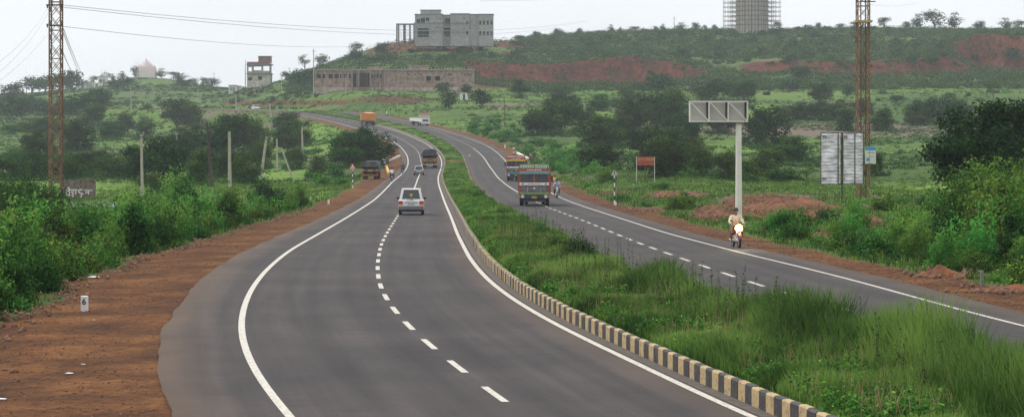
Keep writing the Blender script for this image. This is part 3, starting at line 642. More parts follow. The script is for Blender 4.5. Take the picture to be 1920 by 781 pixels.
grove('along the skyline of the right hill', 'trees along the skyline of the right hill', [(1752, 52, 38, 38, 'skyline'), (1725, 50, 28, 32, 'skyline'), (1790, 54, 30, 28, 'skyline'), (1659, 52, 22, 24, 'skyline'), (1883, 54, 22, 26, 'skyline'), (1908, 54, 20, 24, 'skyline'), (1576, 52, 12, 18, 'skyline'), (1305, 54, 18, 18, 'skyline'), (1280, 54, 16, 28, 'skyline'), (1341, 52, 13, 13, 'skyline'), (1459, 52, 18, 15, 'skyline'), (1534, 54, 16, 13, 'skyline'), (1146, 58, 15, 15, 'skyline'), (1190, 58, 11, 24, 'skyline'), (1244, 56, 14, 15, 'skyline'), (1087, 60, 14, 14, 'skyline'), (1163, 58, 10, 10, 'skyline'), (1230, 56, 12, 10, 'skyline'), (1322, 54, 11, 9, 'skyline'), (1835, 56, 20, 26, 'skyline'), (1602, 52, 14, 20, 'skyline'), (1700, 52, 16, 20, 'skyline')])
put_tree('near', P(1882, 398), 8.4, 11.2, 'very dark dense tree with broad crown at the right edge above the roadside bushes', None, 'tree')

# ------------------------------------------------------------------ bushes along the verges (each its own object)
BK = {
 'dome': [bush_kind(s, 2.6, 1.5, 16, 3600, .145, 'leaf_bush', 10) for s in (101, 102, 103)],
 'tallb': [bush_kind(s, 2.4, 2.6, 20, 3800, .155, 'leaf_bush', 22) for s in (111, 112, 113)],
 'lightb': [bush_kind(s, 2.0, 2.2, 14, 2800, .15, 'leaf_light', 16, asp=.4) for s in (121, 122)],
 'darkb': [bush_kind(s, 2.6, 2.0, 16, 3600, .14, 'leaf_dark', 8) for s in (131, 132)],
 'low': [bush_kind(s, 1.6, .7, 10, 1200, .12, 'leaf_bush', 6) for s in (141, 142, 143)],
 'lowlight': [bush_kind(s, 1.3, .6, 8, 1100, .09, 'leaf_light', 6) for s in (151, 152)],
}
_bdesc = {'dome': 'rounded green', 'tallb': 'tall leafy', 'lightb': 'pale feathery', 'darkb': 'dark dense', 'low': 'low green', 'lowlight': 'low light green'}
POOL = []
def put_bush(kind, x, y, s, hs, label, group, z=None, keep=False):
    z = tz(x, y) - .06 if z is None else z
    if not keep and y < 210 and x < float(fVL(y)) - .8:      # the growth is lower in front of the painted wall
        cap = np.interp(960 + F * x / y, [-60, 85, 108, 250, 295, 620], [328, 340, 384, 386, 352, 337]); base = YH - (z - HC) / y * F
        allow = (base - cap) / F * y; hb_ = {'dome': 1.6, 'tallb': 2.9, 'lightb': 2.4, 'darkb': 2.2, 'low': .8, 'lowlight': .7}[kind] * s * hs
        if hb_ > allow:
            f_ = max(.3, allow / hb_); hs *= f_ ** .5; s *= f_ ** .5
    POOL.append(dict(kind=kind, x=x, y=y, z=z, s=s, hs=hs, label=label, group=group, score=1e9 if keep else s * {'low': .4, 'lowlight': .35}.get(kind, 1) / y))
def finish_bushes(nmax=270):
    POOL.sort(key=lambda b: -b['score']); cnt = {}
    for b in sorted(POOL[:nmax], key=lambda b: b['x'] / b['y']):
        if '%s' in b['label']: k_ = b['label']; cnt[k_] = cnt.get(k_, 0) + 1; b['label'] = k_ % ordn(cnt[k_])
    for b in POOL[:nmax]:
        o = ob('bush', random.choice(BK[b['kind']]), None, (b['x'], b['y'], b['z'])); o.rotation_euler = (random.uniform(-.06, .06), random.uniform(-.06, .06), random.uniform(0, 6.28)); o.scale = (b['s'], b['s'], b['s'] * b['hs'])
        tag(o, b['label'], 'bush', b['group'])
    V = []; Fs = []; T = []; n = 0; mi = []
    rg = np.random.default_rng(4)
    for b in POOL[nmax:]:
        lo = BL[b['kind']]; v, f, t = lo[rg.integers(len(lo))]; a = rg.uniform(0, 6.28); ca, sa = math.cos(a), math.sin(a); s = b['s']
        V.append(np.stack([b['x'] + s * (v[:, 0] * ca - v[:, 1] * sa), b['y'] + s * (v[:, 0] * sa + v[:, 1] * ca), b['z'] + s * b['hs'] * v[:, 2]], 1)); Fs.append(f + n); n += len(v); T.append(np.clip(t + rg.uniform(-.15, .15), 0, 1)); mi.append(np.full(len(f), BM.index(BMAT[b['kind']])))
    o = ob('bush_cover', npmesh('bush_cover', np.concatenate(V), np.concatenate(Fs), [M[k] for k in BM], tint=np.concatenate(T), fm=np.concatenate(mi))); o['kind'] = 'stuff'; tag(o, 'smaller bushes filling the verges', None)
BM = ['leaf_bush', 'leaf_light', 'leaf_dark']; BMAT = {'dome': 'leaf_bush', 'tallb': 'leaf_bush', 'lightb': 'leaf_light', 'darkb': 'leaf_dark', 'low': 'leaf_bush', 'lowlight': 'leaf_light'}
_lowp = {'dome': (2.6, 1.5, 12, 700, .22), 'tallb': (2.4, 2.6, 14, 800, .23), 'lightb': (2.0, 2.2, 12, 600, .22), 'darkb': (2.6, 2.0, 12, 700, .22), 'low': (1.6, .7, 8, 350, .16), 'lowlight': (1.3, .6, 8, 300, .15)}
BL = {}
for k_, (w_, h_, nc_, nl_, ls_) in _lowp.items():
    BL[k_] = []
    for s_ in (301, 302, 303):
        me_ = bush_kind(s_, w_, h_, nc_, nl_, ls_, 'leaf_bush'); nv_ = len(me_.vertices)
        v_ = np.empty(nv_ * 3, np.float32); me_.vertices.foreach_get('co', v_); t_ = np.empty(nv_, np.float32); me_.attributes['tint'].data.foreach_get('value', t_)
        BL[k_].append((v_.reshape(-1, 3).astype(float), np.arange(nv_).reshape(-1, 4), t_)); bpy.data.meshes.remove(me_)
ONES = ['', 'first', 'second', 'third', 'fourth', 'fifth', 'sixth', 'seventh', 'eighth', 'ninth', 'tenth', 'eleventh', 'twelfth', 'thirteenth', 'fourteenth', 'fifteenth', 'sixteenth', 'seventeenth', 'eighteenth', 'nineteenth']
def ordn(n):
    if n < 20: return ONES[n]
    t, u = divmod(n, 10); T_ = {2: 'twent', 3: 'thirt', 4: 'fort', 5: 'fift', 6: 'sixt', 7: 'sevent', 8: 'eight', 9: 'ninet'}[t]
    return T_ + 'ieth' if u == 0 else T_ + 'y-' + ONES[u]
G1 = 'bushes along the left verge'
y = 50.; fr = 0
while y < 205:
    for k in range(4 if y < 150 else 3):
        yy = y + random.uniform(-1.5, 1.5); base = float(fVL(yy))
        x = base - 1.0 - k * random.uniform(1.5, 2.2) - random.uniform(0, .6)
        if (x / yy) < -.26: continue
        if k == 0: kd = random.choice(['dome', 'dome', 'low', 'dome', 'tallb']); s = random.uniform(.65, .95)
        else: kd = random.choice(['tallb', 'tallb', 'dome', 'darkb', 'lightb', 'lightb', 'darkb']); s = random.uniform(.85, 1.2)
        if yy > 150: s *= .8
        if k == 0: fr += 1
        lb = f"{_bdesc[kd]} bush, {ordn(fr)} from the camera in the front row edging the left dirt verge" if k == 0 else f"{_bdesc[kd]} bush, %s from the left in the back rows along the left dirt verge"
        put_bush(kd, x, yy, s, random.uniform(.85, 1.15), lb, G1, keep=(k == 0))
    y += 1.9 if y < 90 else 3.2 if y < 140 else 4.6
for px, py, s, kd, lb in ((352, 425, 1.25, 'tallb', 'tallest leafy bush of the left verge, rising in front of the concrete poles'), (238, 440, 1.15, 'lightb', 'bright pale bush standing out in the middle of the left verge growth'), (322, 400, 1.5, 'lightb', 'upright light green sapling rising above the left bushes below the forked pole'),
                          (500, 392, 1.35, 'darkb', 'dark brownish bush nearest the left verge bend beside the slim poles')):
    x, yy, z = P(px, py); put_bush(kd, x, yy, s, 1.1, lb, None, keep=True)
for j in range(26):
    x, yy, z = P(random.uniform(-30, 92), random.uniform(392, 440)); put_bush('darkb', x, yy, random.uniform(1.1, 1.5), 1.1, 'dark dense bush, %s from the left in the dark thicket at the left edge', 'dark thicket at the left edge', keep=True)
# right side growth, from the verge to the dark tree
G2 = 'bushes on the right roadside bank'
for j in range(150):
    t = random.random(); px = 1440 + 520 * t ** .8
    lo = np.interp(px, [1440, 1600, 1750, 1960], [462, 490, 520, 545]); hi = np.interp(px, [1440, 1600, 1680, 1800, 1960], [440, 400, 385, 375, 395])
    py = random.uniform(hi, lo); x, yy, z = P(px, py)
    if x < float(fVR(yy)) + .8: continue
    if inred(px, py, 1.1) or (abs(px - 1842) < 26 and 512 < py < 560): continue
    big = px > 1800 and py < 500
    kd = random.choice(['low', 'low', 'lowlight', 'dome', 'dome', 'lightb'] if not big else ['dome', 'tallb', 'darkb', 'tallb', 'lightb', 'tallb'])
    put_bush(kd, x, yy, random.uniform(.6, 1.0) * (1.35 if big else 1), random.uniform(.8, 1.1), f"{_bdesc[kd]} bush, %s from the left on the overgrown bank below the dark tree", G2 + ': ' + _bdesc[kd])
for j in range(70):
    px = random.uniform(1060, 1480); py = random.uniform(*np.interp(px, [1060, 1250, 1480], [345, 375, 420]) + np.array([-25, 20])); x, yy, z = P(px, py)
    if x < float(fVR(yy)) + .6 or inred(px, py, 1.05) or (1185 < px < 1235 and py < 375): continue
    kd = random.choice(['low', 'lowlight', 'low', 'dome'])
    put_bush(kd, x, yy, random.uniform(.6, 1.05), random.uniform(.7, 1), f"{_bdesc[kd]} bush, %s from the left in the weedy strip round the gantry post", 'bushes in the weedy strip: ' + _bdesc[kd])
for j in range(60):
    px = random.uniform(880, 1150); py = random.uniform(*np.interp(px, [880, 1000, 1150], [245, 290, 345]) + np.array([-30, 12])); x, yy, z = P(px, py)
    if x < float(fVR(yy)) + 1: continue
    kd = random.choice(['dome', 'low', 'dome', 'tallb', 'lightb'])
    put_bush(kd, x, yy, random.uniform(1., 1.7), random.uniform(.6, .9), f"{_bdesc[kd]} bush, %s from the left on the slope right of the road bend", 'bushes right of the road bend: ' + _bdesc[kd])
for j in range(46):
    px = random.uniform(560, 745); py = random.uniform(*np.interp(px, [560, 640, 745], [255, 262, 262]) + np.array([-8, 90 if px < 640 else 15])); x, yy, z = P(px, py)
    if x > float(fVL(yy)) - 1: continue
    kd = random.choice(['dome', 'low', 'lowlight', 'tallb'])
    put_bush(kd, x, yy, random.uniform(.9, 1.5), random.uniform(.6, .9), f"{_bdesc[kd]} bush, %s from the left on the embankment near the parked truck", 'bushes left of the road bend: ' + _bdesc[kd])
# leafy shrubs in the median
md = 0
for px, py, s, kd in sorted(((1195, 520, .8, 'darkb'), (1230, 522, .7, 'darkb'), (1140, 480, .55, 'tallb'), (1172, 500, .55, 'darkb'), (1110, 470, .5, 'dome'), (1280, 545, .5, 'dome'), (940, 385, .8, 'dome'), (905, 400, .7, 'low'), (960, 425, .6, 'dome'), (1010, 450, .6, 'dome'), (1050, 520, .7, 'low'), (1100, 560, .7, 'low'), (990, 500, .6, 'low'), (1330, 560, .5, 'low'), (1380, 690, .7, 'low'), (1330, 660, .7, 'low'), (1480, 700, .7, 'darkb'), (1520, 715, .6, 'low'), (1700, 640, .6, 'low'), (1240, 610, .7, 'low'), (1010, 540, .6, 'low')), key=lambda b: P(b[0], b[1])[1]):
    x, yy, z = P(px, py); x = float(np.clip(x, fLR(yy) + 1.6, fRL(yy) - 1.7)); md += 1; put_bush(kd, x, yy, s * .8, .8, f"{_bdesc[kd]} shrub, {ordn(md)} from the camera in the grassy median", 'shrubs in the median', float(zroad(yy)) + .3, True)
finish_bushes()
# hillside shrubs that can be told apart, and the scrub that cannot
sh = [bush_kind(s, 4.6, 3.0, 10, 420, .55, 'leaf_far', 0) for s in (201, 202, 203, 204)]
HS = []; n = 0
while n < 205:
    px = random.uniform(640, 1930); py = random.uniform(56, 125)
    if px < 960 and py < np.interp(px, [640, 700, 760, 960], [125, 105, 95, 90]): continue
    if 880 < px < 1330 and 112 < py: continue
    if px > 1780 and py > 50: continue
    x, yy, z = P(px, py)
    if yy < 800: continue
    HS.append((px, py, x, yy, z, random.uniform(.6, 1.35), random.uniform(.7, 1.3))); n += 1
n = 0
while n < 70:
    px = random.uniform(1180, 1930); py = random.uniform(140, 235); x, yy, z = P(px, py); HS.append((px, py, x, yy, z, random.uniform(.3, .8), random.uniform(.6, 1.))); n += 1
cnt = {}
for px, py, x, yy, z, s, hs_ in sorted(HS):
    if py < 130:
        side = ('below the grey hilltop building' if px < 925 else 'on the mid hill' if px < 1290 else 'below the scaffolded tower' if px < 1470 else 'behind the right lattice tower' if px < 1680 else 'beside the upper right cutting')
        k_ = ('upper' if py < 88 else 'lower', side); lb = f"dark shrub, %s from the left {side}, {k_[0]} rows"; g = 'shrubs on the slope of the big hill'
    else:
        side = 'above the gantry sign' if px < 1420 else 'left of the yellowish tower' if px < 1610 else 'right of the yellowish tower'
        k_ = ('higher' if py < 185 else 'lower', side); lb = f"small shrub, %s from the left, {k_[0]} slope {side}"; g = 'shrubs on the open slope below the cuttings'
    cnt[k_] = cnt.get(k_, 0) + 1
    o = ob('shrub', random.choice(sh), None, (x, yy, z - .1)); o.scale = (s, s, s * hs_); o.rotation_euler[2] = random.uniform(0, 6.28)
    lb = lb % ordn(cnt[k_])
    tag(o, lb, 'shrub', g)

def scatter(name, pts, n_leaf, lsize, rad, hgt, m, label, seed):
    """many tiny plants as one uncountable cover"""
    rg = np.random.default_rng(seed); k = len(pts); s = rg.uniform(.5, 1.3, k)
    c = np.repeat(np.arange(k), n_leaf); d = rg.normal(size=(k * n_leaf, 3)); d /= np.linalg.norm(d, axis=1)[:, None]
    p = pts[c] + d * (rg.uniform(.3, 1, k * n_leaf) ** .5)[:, None] * np.array([rad, rad, hgt]) * s[c][:, None]; p[:, 2] = np.maximum(p[:, 2], pts[c][:, 2]) 
    nr = d + rg.normal(size=d.shape) * .5 + np.array([0, 0, .4]); nr /= np.linalg.norm(nr, axis=1)[:, None]
    v, f = leaf_quads(p, nr, lsize, rg, .7)
    tint = np.clip(rg.uniform(.15, .75, k)[c] + rg.normal(0, .12, k * n_leaf), 0, 1)
    o = ob(name, npmesh(name, v, f, M[m], tint=np.repeat(tint, 4))); o['kind'] = 'stuff'; return tag(o, label, None)
def land_pts(n, y0, y1, fn, pmin=-60, pmax=1980, seed=5):
    rg = np.random.default_rng(seed); out_ = []; got = 0
    while got < n:
        Y = y0 + (y1 - y0) * rg.uniform(0, 1, n * 3); px = rg.uniform(pmin, pmax, n * 3); X = (px - 960) / F * Y
        k = ((X < fVL(Y) - .6) | (X > fVR(Y) + .4)) & fn(X, Y, px, rg); q = np.stack([X[k], Y[k], ter(X[k], Y[k])], 1); out_.append(q); got += len(q)
    return np.concatenate(out_)[:n]
hz = land_pts(13500, 800, 1170, lambda X, Y, px, rg: (fbm(X / 25., Y / 25.) > .27) & (px > 540) & ~((px < 960) & (Y < 845)) & ~((px > 675) & (px < 980) & (YH - (ter(X, Y) - HC) / Y * F < 104) & (rg.uniform(0, 1, len(px)) < .85)), seed=5)
scatter('hill_scrub', hz, 32, .62, 1.9, 1.8, 'leaf_far', 'scrub covering the big hill', 5)
mz = land_pts(13000, 330, 820, lambda X, Y, px, rg: (fbm(X / 18., Y / 18.) > .42), seed=6)
scatter('field_scrub', mz, 30, .26, .75, .55, 'leaf_mid', 'low weeds in the fields', 6)
lz = land_pts(3200, 760, 1350, lambda X, Y, px, rg: (fbm(X / 25., Y / 25.) > .44) & (px < 600), seed=8)
scatter('far_scrub', lz, 26, .55, 1.3, .9, 'leaf_far', 'scrub on the far left hills', 8)
nz = land_pts(8000, 60, 330, lambda X, Y, px, rg: ((X > 0) & (fbm(X / 5., Y / 5.) > .40) & ~inred(px, YH - (ter(X, Y) - HC) / Y * F, 1.0)) | ((X < 0) & (fbm(X / 9., Y / 9.) > .5)), pmin=-400, pmax=2350, seed=9)
scatter('roadside_weeds', nz, 34, .12, .42, .34, 'leaf_bush', 'leafy weeds beside the road', 9)

rg_ = np.random.default_rng(55); U_ = []
for ux, uy, uz, kk in UNDER:
    m_ = 9; a_ = rg_.uniform(0, 6.28, m_); q_ = rg_.uniform(.1, 1., m_) * kk * uy * .55; X_ = ux + q_ * np.cos(a_); Y_ = uy + q_ * np.sin(a_) * 1.4; k_ = (X_ < fVL(Y_) - .5) | (X_ > fVR(Y_) + .5); U_.append(np.stack([X_, Y_, ter(X_, Y_) + .2], 1)[k_])
scatter('undergrowth', np.concatenate(U_), 170, .30, 1.25, 1.5, 'leaf_mid', 'undergrowth below the trees', 56)

# ------------------------------------------------------------------ grass
def blades(name, X, Y, Z, h, wd, label, seed, lo=0., hi=1., m='grass'):
    rg = np.random.default_rng(seed); n = len(X); a = rg.uniform(0, 6.283, n); ca, sa = np.cos(a), np.sin(a); l = rg.uniform(.05, .55, n) * h; b = rg.uniform(0, 6.283, n)
    h = h * rg.uniform(.55, 1.25, n); wx, wy = ca * wd / 2, sa * wd / 2; lx, ly = np.cos(b) * l, np.sin(b) * l
    v = np.stack([np.stack([X - wx, Y - wy, Z], 1), np.stack([X + wx, Y + wy, Z], 1),
                  np.stack([X + lx * .35 + wx * .8, Y + ly * .35 + wy * .8, Z + h * .6], 1), np.stack([X + lx * .35 - wx * .8, Y + ly * .35 - wy * .8, Z + h * .6], 1),
                  np.stack([X + lx, Y + ly, Z + h], 1)], 1).reshape(-1, 3)
    i = np.arange(n)[:, None] * 5; q = i + np.array([[0, 1, 2, 3]]); t = i + np.array([[3, 2, 4]])
    patch = (fbm(X / 1.6, Y / 2.6) - .44) * 1.5 + (fbm(X / .5 + 5, Y / .7) - .47) * .8
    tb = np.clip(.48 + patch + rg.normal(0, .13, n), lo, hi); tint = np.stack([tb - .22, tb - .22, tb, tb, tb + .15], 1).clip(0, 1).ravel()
    o = ob(name, npmesh(name, v, [q, t], M[m], tint=tint)); o['kind'] = 'stuff'; return tag(o, label, None)
def median_grass():
    rg = np.random.default_rng(77); Xs = []; Ys = []; Hs = []; Ws = []
    for y0, y1, dens, w_, hh in ((36, 60, 430, .030, .52), (60, 85, 290, .038, .50), (85, 125, 170, .05, .47), (125, 200, 80, .07, .42), (200, 420, 34, .09, .4), (420, 700, 14, .16, .4)):
        k = int((y1 - y0) * 5.2 * dens); Y = rg.uniform(y0, y1, k); t = rg.uniform(.02, .98, k); a, b = fLR(Y) + KX + .2, fRL(Y) - .72
        X = a + (b - a) * t; edge = np.minimum(t, 1 - t)
        tall = np.clip(.55 + (fbm(X / 2.2, Y / 3.5) - .4) * 1.8, .3, 1.35) * np.clip(.45 + (edge + np.clip(t - .6, 0, .3) * 2) * 4, 0, 1) * (1 + sst((t - .35) / .5) * np.interp(Y, [40, 55, 75, 110], [1.45, 1.2, .6, .1]))
        keep = (np.abs(Y - 418) > 4.5) & (rg.uniform(0, 1, k) < .35 + 1.3 * fbm(X / 1.1 + 3, Y / 1.6))
        Xs.append(X[keep]); Ys.append(Y[keep]); Hs.append((hh * tall)[keep]); Ws.append(np.full(keep.sum(), w_))
    X, Y, h, wd = map(np.concatenate, (Xs, Ys, Hs, Ws))
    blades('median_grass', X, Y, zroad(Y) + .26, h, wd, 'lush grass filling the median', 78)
    # tall seed stalks standing over the grass
    k = 300; Y = rg.uniform(40, 120, k); t = rg.uniform(.3, .9, k); a, b = fLR(Y) + KX + .2, fRL(Y) - .72; X = a + (b - a) * t
    mb = MB(); V = []; Fc = []; T = []; n0 = 0
    for x, y_ in zip(X, Y):
        hh = rg.uniform(.7, 1.35); z0 = float(zroad(y_)) + .3; q = 18; zz = np.linspace(.25, 1, q) * hh; lx, ly = rg.uniform(-.12, .12, 2)
        mb.tube((x, y_, z0), (x + lx * hh, y_ + ly * hh, z0 + hh), .008, .004, 3, 0, False)
        p = np.stack([x + lx * zz, y_ + ly * zz, z0 + zz], 1) + rg.normal(size=(q, 3)) * .025; nr = rg.normal(size=(q, 3)); nr /= np.linalg.norm(nr, axis=1)[:, None]
        v, f = leaf_quads(p, nr, .085, rg, .35); V.append(v); Fc.append(f + n0); n0 += len(v); T.append(np.full(len(v), rg.uniform(.2, .7)))
    me = npmesh('tall_stalks', np.concatenate(V), np.concatenate(Fc), M['leaf_bush'], tint=np.concatenate(T)); o = ob('tall_stalks', me); o['kind'] = 'stuff'
    o2 = mb.build('weed_stems', M['stem']); o2['kind'] = 'stuff'
    # broad weeds between the grass
    k = 8000; Y = 38 + 170 * rg.uniform(0, 1, k) ** 1.4; t = rg.uniform(.03, .97, k); a, b = fLR(Y) + KX + .3, fRL(Y) - .8; X = a + (b - a) * t
    kk = fbm(X / 2., Y / 2.) > .44
    scatter('median_weeds', np.stack([X, Y, zroad(Y) + .32], 1)[kk], 54, .085, .24, .34, 'leaf_bush', 'leafy weeds between the median grass', 79)
def dry():
    rg = np.random.default_rng(141); k = 4000; Y = 38 + 90 * rg.uniform(0, 1, k) ** 1.3; t = rg.uniform(.04, .97, k); a, b = fLR(Y) + KX + .2, fRL(Y) - .75; X = a + (b - a) * t; kk = fbm(X / 1.3 + 9, Y / 2.) > .46
    blades('dry_grass', X[kk], Y[kk], (zroad(Y) + .27)[kk], np.full(kk.sum(), .62), np.full(kk.sum(), .022), 'dry straw stalks between the grass', 142, .2, .9, 'straw')
median_grass(); dry()
def land_grass():
    rg = np.random.default_rng(90); A = []
    for side in (-1, 1):
        for y0, y1, dens, w_ in ((40, 90, 26, .03), (90, 180, 16, .05), (180, 330, 6, .1)):
            wid = 30; k = int((y1 - y0) * wid * dens); Y = rg.uniform(y0, y1, k); o_ = rg.uniform(0, wid, k)
            X = (fVL(Y) - .2 - o_) if side < 0 else (fVR(Y) + .1 + o_)
            kk = (np.abs(X / Y) < .32) & (rg.uniform(0, 1, k) < 1.6 * fbm(X / 2., Y / 3.) - .2)
            px = 960 + F * X / Y; Z = ter(X, Y); py = YH - (Z - HC) / Y * F
            kk &= ~inred(px, py, 1.0) | (rg.uniform(0, 1, k) < .12)
            A.append(np.stack([X, Y, Z, np.full(k, w_)], 1)[kk])
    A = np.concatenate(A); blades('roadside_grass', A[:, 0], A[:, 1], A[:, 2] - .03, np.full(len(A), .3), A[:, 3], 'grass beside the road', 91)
land_grass()
#PART3
# ------------------------------------------------------------------ materials of built things
M['concrete'] = mat('concrete', (.30, .29, .28), .9, .25, 1.2)
M['concrete_dark'] = mat('concrete_dark', (.17, .165, .165), .9, .25, 1.5)
M['block_wall'] = mat('block_wall', (.27, .24, .225), .95, .25, .6, c2=(.36, .31, .28))
M['tower_conc'] = mat('tower_conc', (.42, .38, .35), .95, .15, .5)
M['plaster'] = mat('plaster', (.42, .36, .31), .9, .3, .8, c2=(.62, .57, .50))
M['pink_brick'] = mat('pink_brick', (.20, .125, .105), .95, .25, .8, c2=(.40, .28, .23))
M['plinth'] = mat('plinth', (.36, .29, .24), .95, .4, .8)
M['inside_shade'] = mat('inside_shade', (.03, .035, .045), .9, .2, 1)  # near black: the shade of the unlit rooms put into the inner walls' colour
M['white_wash'] = mat('white_wash', (.66, .64, .60), .85, .12, .8)
M['temple_pink'] = mat('temple_pink', (.72, .60, .60), .85, .1, .5)
M['red_brick'] = mat('red_brick', (.22, .10, .085), .95, .3, 1.2)
M['galv'] = mat('galv', (.50, .48, .44), .55, .1, 2, metal=.1)
M['galv_dark'] = mat('galv_dark', (.06, .055, .055), .7, .3, 2)
M['cream'] = mat('cream', (.70, .67, .60), .7, .1, 1.5)
M['tin'] = mat('tin', (.62, .62, .63), .42, .3, 1.1, metal=.12, c2=(.88, .88, .89), bump=.6)
M['black'] = mat('black', (.015, .015, .017), .6, .2, 3)
M['rust'] = mat('rust', (.17, .085, .05), .85, .5, 3, c2=(.30, .17, .10))
M['rust_dark'] = mat('rust_dark', (.10, .06, .045), .85, .4, 3)
M['yellow_steel'] = mat('yellow_steel', (.45, .32, .10), .7, .35, 2)
M['pole_conc'] = mat('pole_conc', (.36, .33, .27), .9, .22, 2)
M['pole_iron'] = mat('pole_iron', (.05, .035, .03), .8, .3, 3)
M['white_paint'] = mat('white_paint', (.75, .74, .72), .5, .06, 3)
M['white_car'] = mat('white_car', (.72, .70, .68), .28, .05, 2, spec=.6)
M['silver_car'] = mat('silver_car', (.33, .42, .42), .3, .08, 2, metal=.3)
M['car_grey'] = mat('car_grey', (.14, .15, .16), .55, .15, 3)
M['glass'] = mat('glass', (.018, .022, .028), .08, .2, 1, spec=.8)
M['truck_glass'] = mat('truck_glass', (.05, .055, .06), .12, .3, 2, spec=.7)
M['tyre'] = mat('tyre', (.018, .017, .017), .9, .2, 5)
M['rim'] = mat('rim', (.30, .29, .28), .4, .2, 5, metal=.5)
M['tail_red'] = mat('tail_red', (.42, .02, .012), .25, .1, 4)
M['tail_amber'] = mat('tail_amber', (.70, .20, .03), .25, .1, 4)
M['chrome'] = mat('chrome', (.6, .6, .6), .2, .1, 4, metal=.9)
M['truck_orange'] = mat('truck_orange', (.40, .06, .02), .5, .22, 4)
M['truck_red'] = mat('truck_red', (.30, .03, .02), .55, .25, 4)
M['truck_green'] = mat('truck_green', (.03, .22, .08), .55, .25, 4)
M['truck_cyan'] = mat('truck_cyan', (.16, .32, .36), .5, .15, 4)
M['truck_yellow'] = mat('truck_yellow', (.60, .42, .05), .5, .2, 4)
M['lime'] = mat('lime', (.28, .32, .06), .5, .2, 4)
M['tarp'] = mat('tarp', (.055, .06, .075), .75, .35, 2, bump=.8)
M['tarp_grey'] = mat('tarp_grey', (.04, .038, .045), .75, .35, 2, c2=(.12, .11, .12), bump=.8)
M['mustard'] = mat('mustard', (.32, .17, .03), .6, .25, 4)
M['dump_orange'] = mat('dump_orange', (.60, .22, .04), .55, .2, 1.5)
M['dark_blue'] = mat('dark_blue', (.03, .04, .07), .6, .3, 4)
M['headlamp'] = mat('headlamp', (.6, .62, .62), .15, .1, 4)
M['lit_lamp'] = mat('lit_lamp', (1, .86, .60), .3, .0, 1, emit=90)
M['lit_warm'] = mat('lit_warm', (1, .52, .14), .3, .0, 1, emit=2.6)
M['skin'] = mat('skin', (.22, .115, .07), .6, .1, 6)
M['hair'] = mat('hair', (.012, .01, .009), .6, .2, 20)
M['shirt_white'] = mat('shirt_white', (.62, .62, .64), .8, .1, 6)
M['shirt_cream'] = mat('shirt_cream', (.60, .50, .38), .8, .1, 6)
M['shirt_blue'] = mat('shirt_blue', (.34, .40, .62), .8, .12, 6)
M['shirt_dark'] = mat('shirt_dark', (.035, .06, .08), .8, .2, 6)
M['cloth_yellow'] = mat('cloth_yellow', (.62, .38, .06), .8, .15, 6)
M['cloth_pink'] = mat('cloth_pink', (.60, .24, .20), .8, .15, 6)
M['trouser'] = mat('trouser', (.035, .035, .045), .85, .2, 6)
M['trouser_brown'] = mat('trouser_brown', (.14, .08, .05), .85, .2, 6)
M['sign_red'] = mat('sign_red', (.50, .04, .02), .45, .1, 4)
M['board_red'] = mat('board_red', (.34, .06, .035), .7, .3, 4)
M['letter_orange'] = mat('letter_orange', (.60, .22, .08), .6, .15, 4)
M['poster_blue'] = mat('poster_blue', (.02, .30, .55), .5, .2, 4)
M['poster_pale'] = mat('poster_pale', (.60, .62, .52), .6, .15, 4)
M['wire'] = mat('wire', (.38, .38, .40), .6, .1, 1)
M['stone'] = mat('stone', (.11, .05, .028), .95, .4, 3, c2=(.24, .13, .08))
M['soil_heap'] = mat('soil_heap', (.07, .020, .008), .95, .45, 1.6, c2=(.24, .080, .026), bump=1.0)
M['water'] = mat('water', (.34, .36, .37), .06, .05, 1, spec=.9)
M['wall_stain'] = mat('wall_stain', (.10, .06, .05), .95, .4, 2.2, c2=(.24, .19, .17))
M['plastic'] = mat('plastic', (.75, .76, .78), .5, .05, 6)
M['parapet'] = mat('parapet', (.50, .46, .38), .9, .25, 1.5)
M['parapet_yellow'] = mat('parapet_yellow', (.55, .36, .10), .9, .3, 2)

# ------------------------------------------------------------------ wall helper: a real wall pierced by openings
def wall(mb, x0, x1, z0, z1, y0, th, ops, mi=0):
    xs = sorted({x0, x1, *[o_[0] for o_ in ops], *[o_[1] for o_ in ops]}); zs = sorted({z0, z1, *[o_[2] for o_ in ops], *[o_[3] for o_ in ops]})
    for a, b in zip(xs[:-1], xs[1:]):
        run = None
        for c, d in zip(zs[:-1], zs[1:]):
            cx, cz = (a + b) / 2, (c + d) / 2
            if any(o_[0] < cx < o_[1] and o_[2] < cz < o_[3] for o_ in ops):
                if run: mb.box(a, b, y0, y0 + th, run[0], run[1], mi); run = None
            else: run = (run[0], d) if run else (c, d)
        if run: mb.box(a, b, y0, y0 + th, run[0], run[1], mi)
def windows(parent, ops, y0, m, mull=2):
    for a, b, c, d in ops:
        f = MB(); t_ = .09
        f.box(a, a + t_, y0 + .1, y0 + .2, c, d); f.box(b - t_, b, y0 + .1, y0 + .2, c, d); f.box(a + t_, b - t_, y0 + .1, y0 + .2, d - t_, d); f.box(a + t_, b - t_, y0 + .1, y0 + .2, c, c + t_)
        for k in range(1, mull): x = a + (b - a) * k / mull; f.box(x - .04, x + .04, y0 + .11, y0 + .19, c + t_, d - t_)
        f.build('window', m, parent)

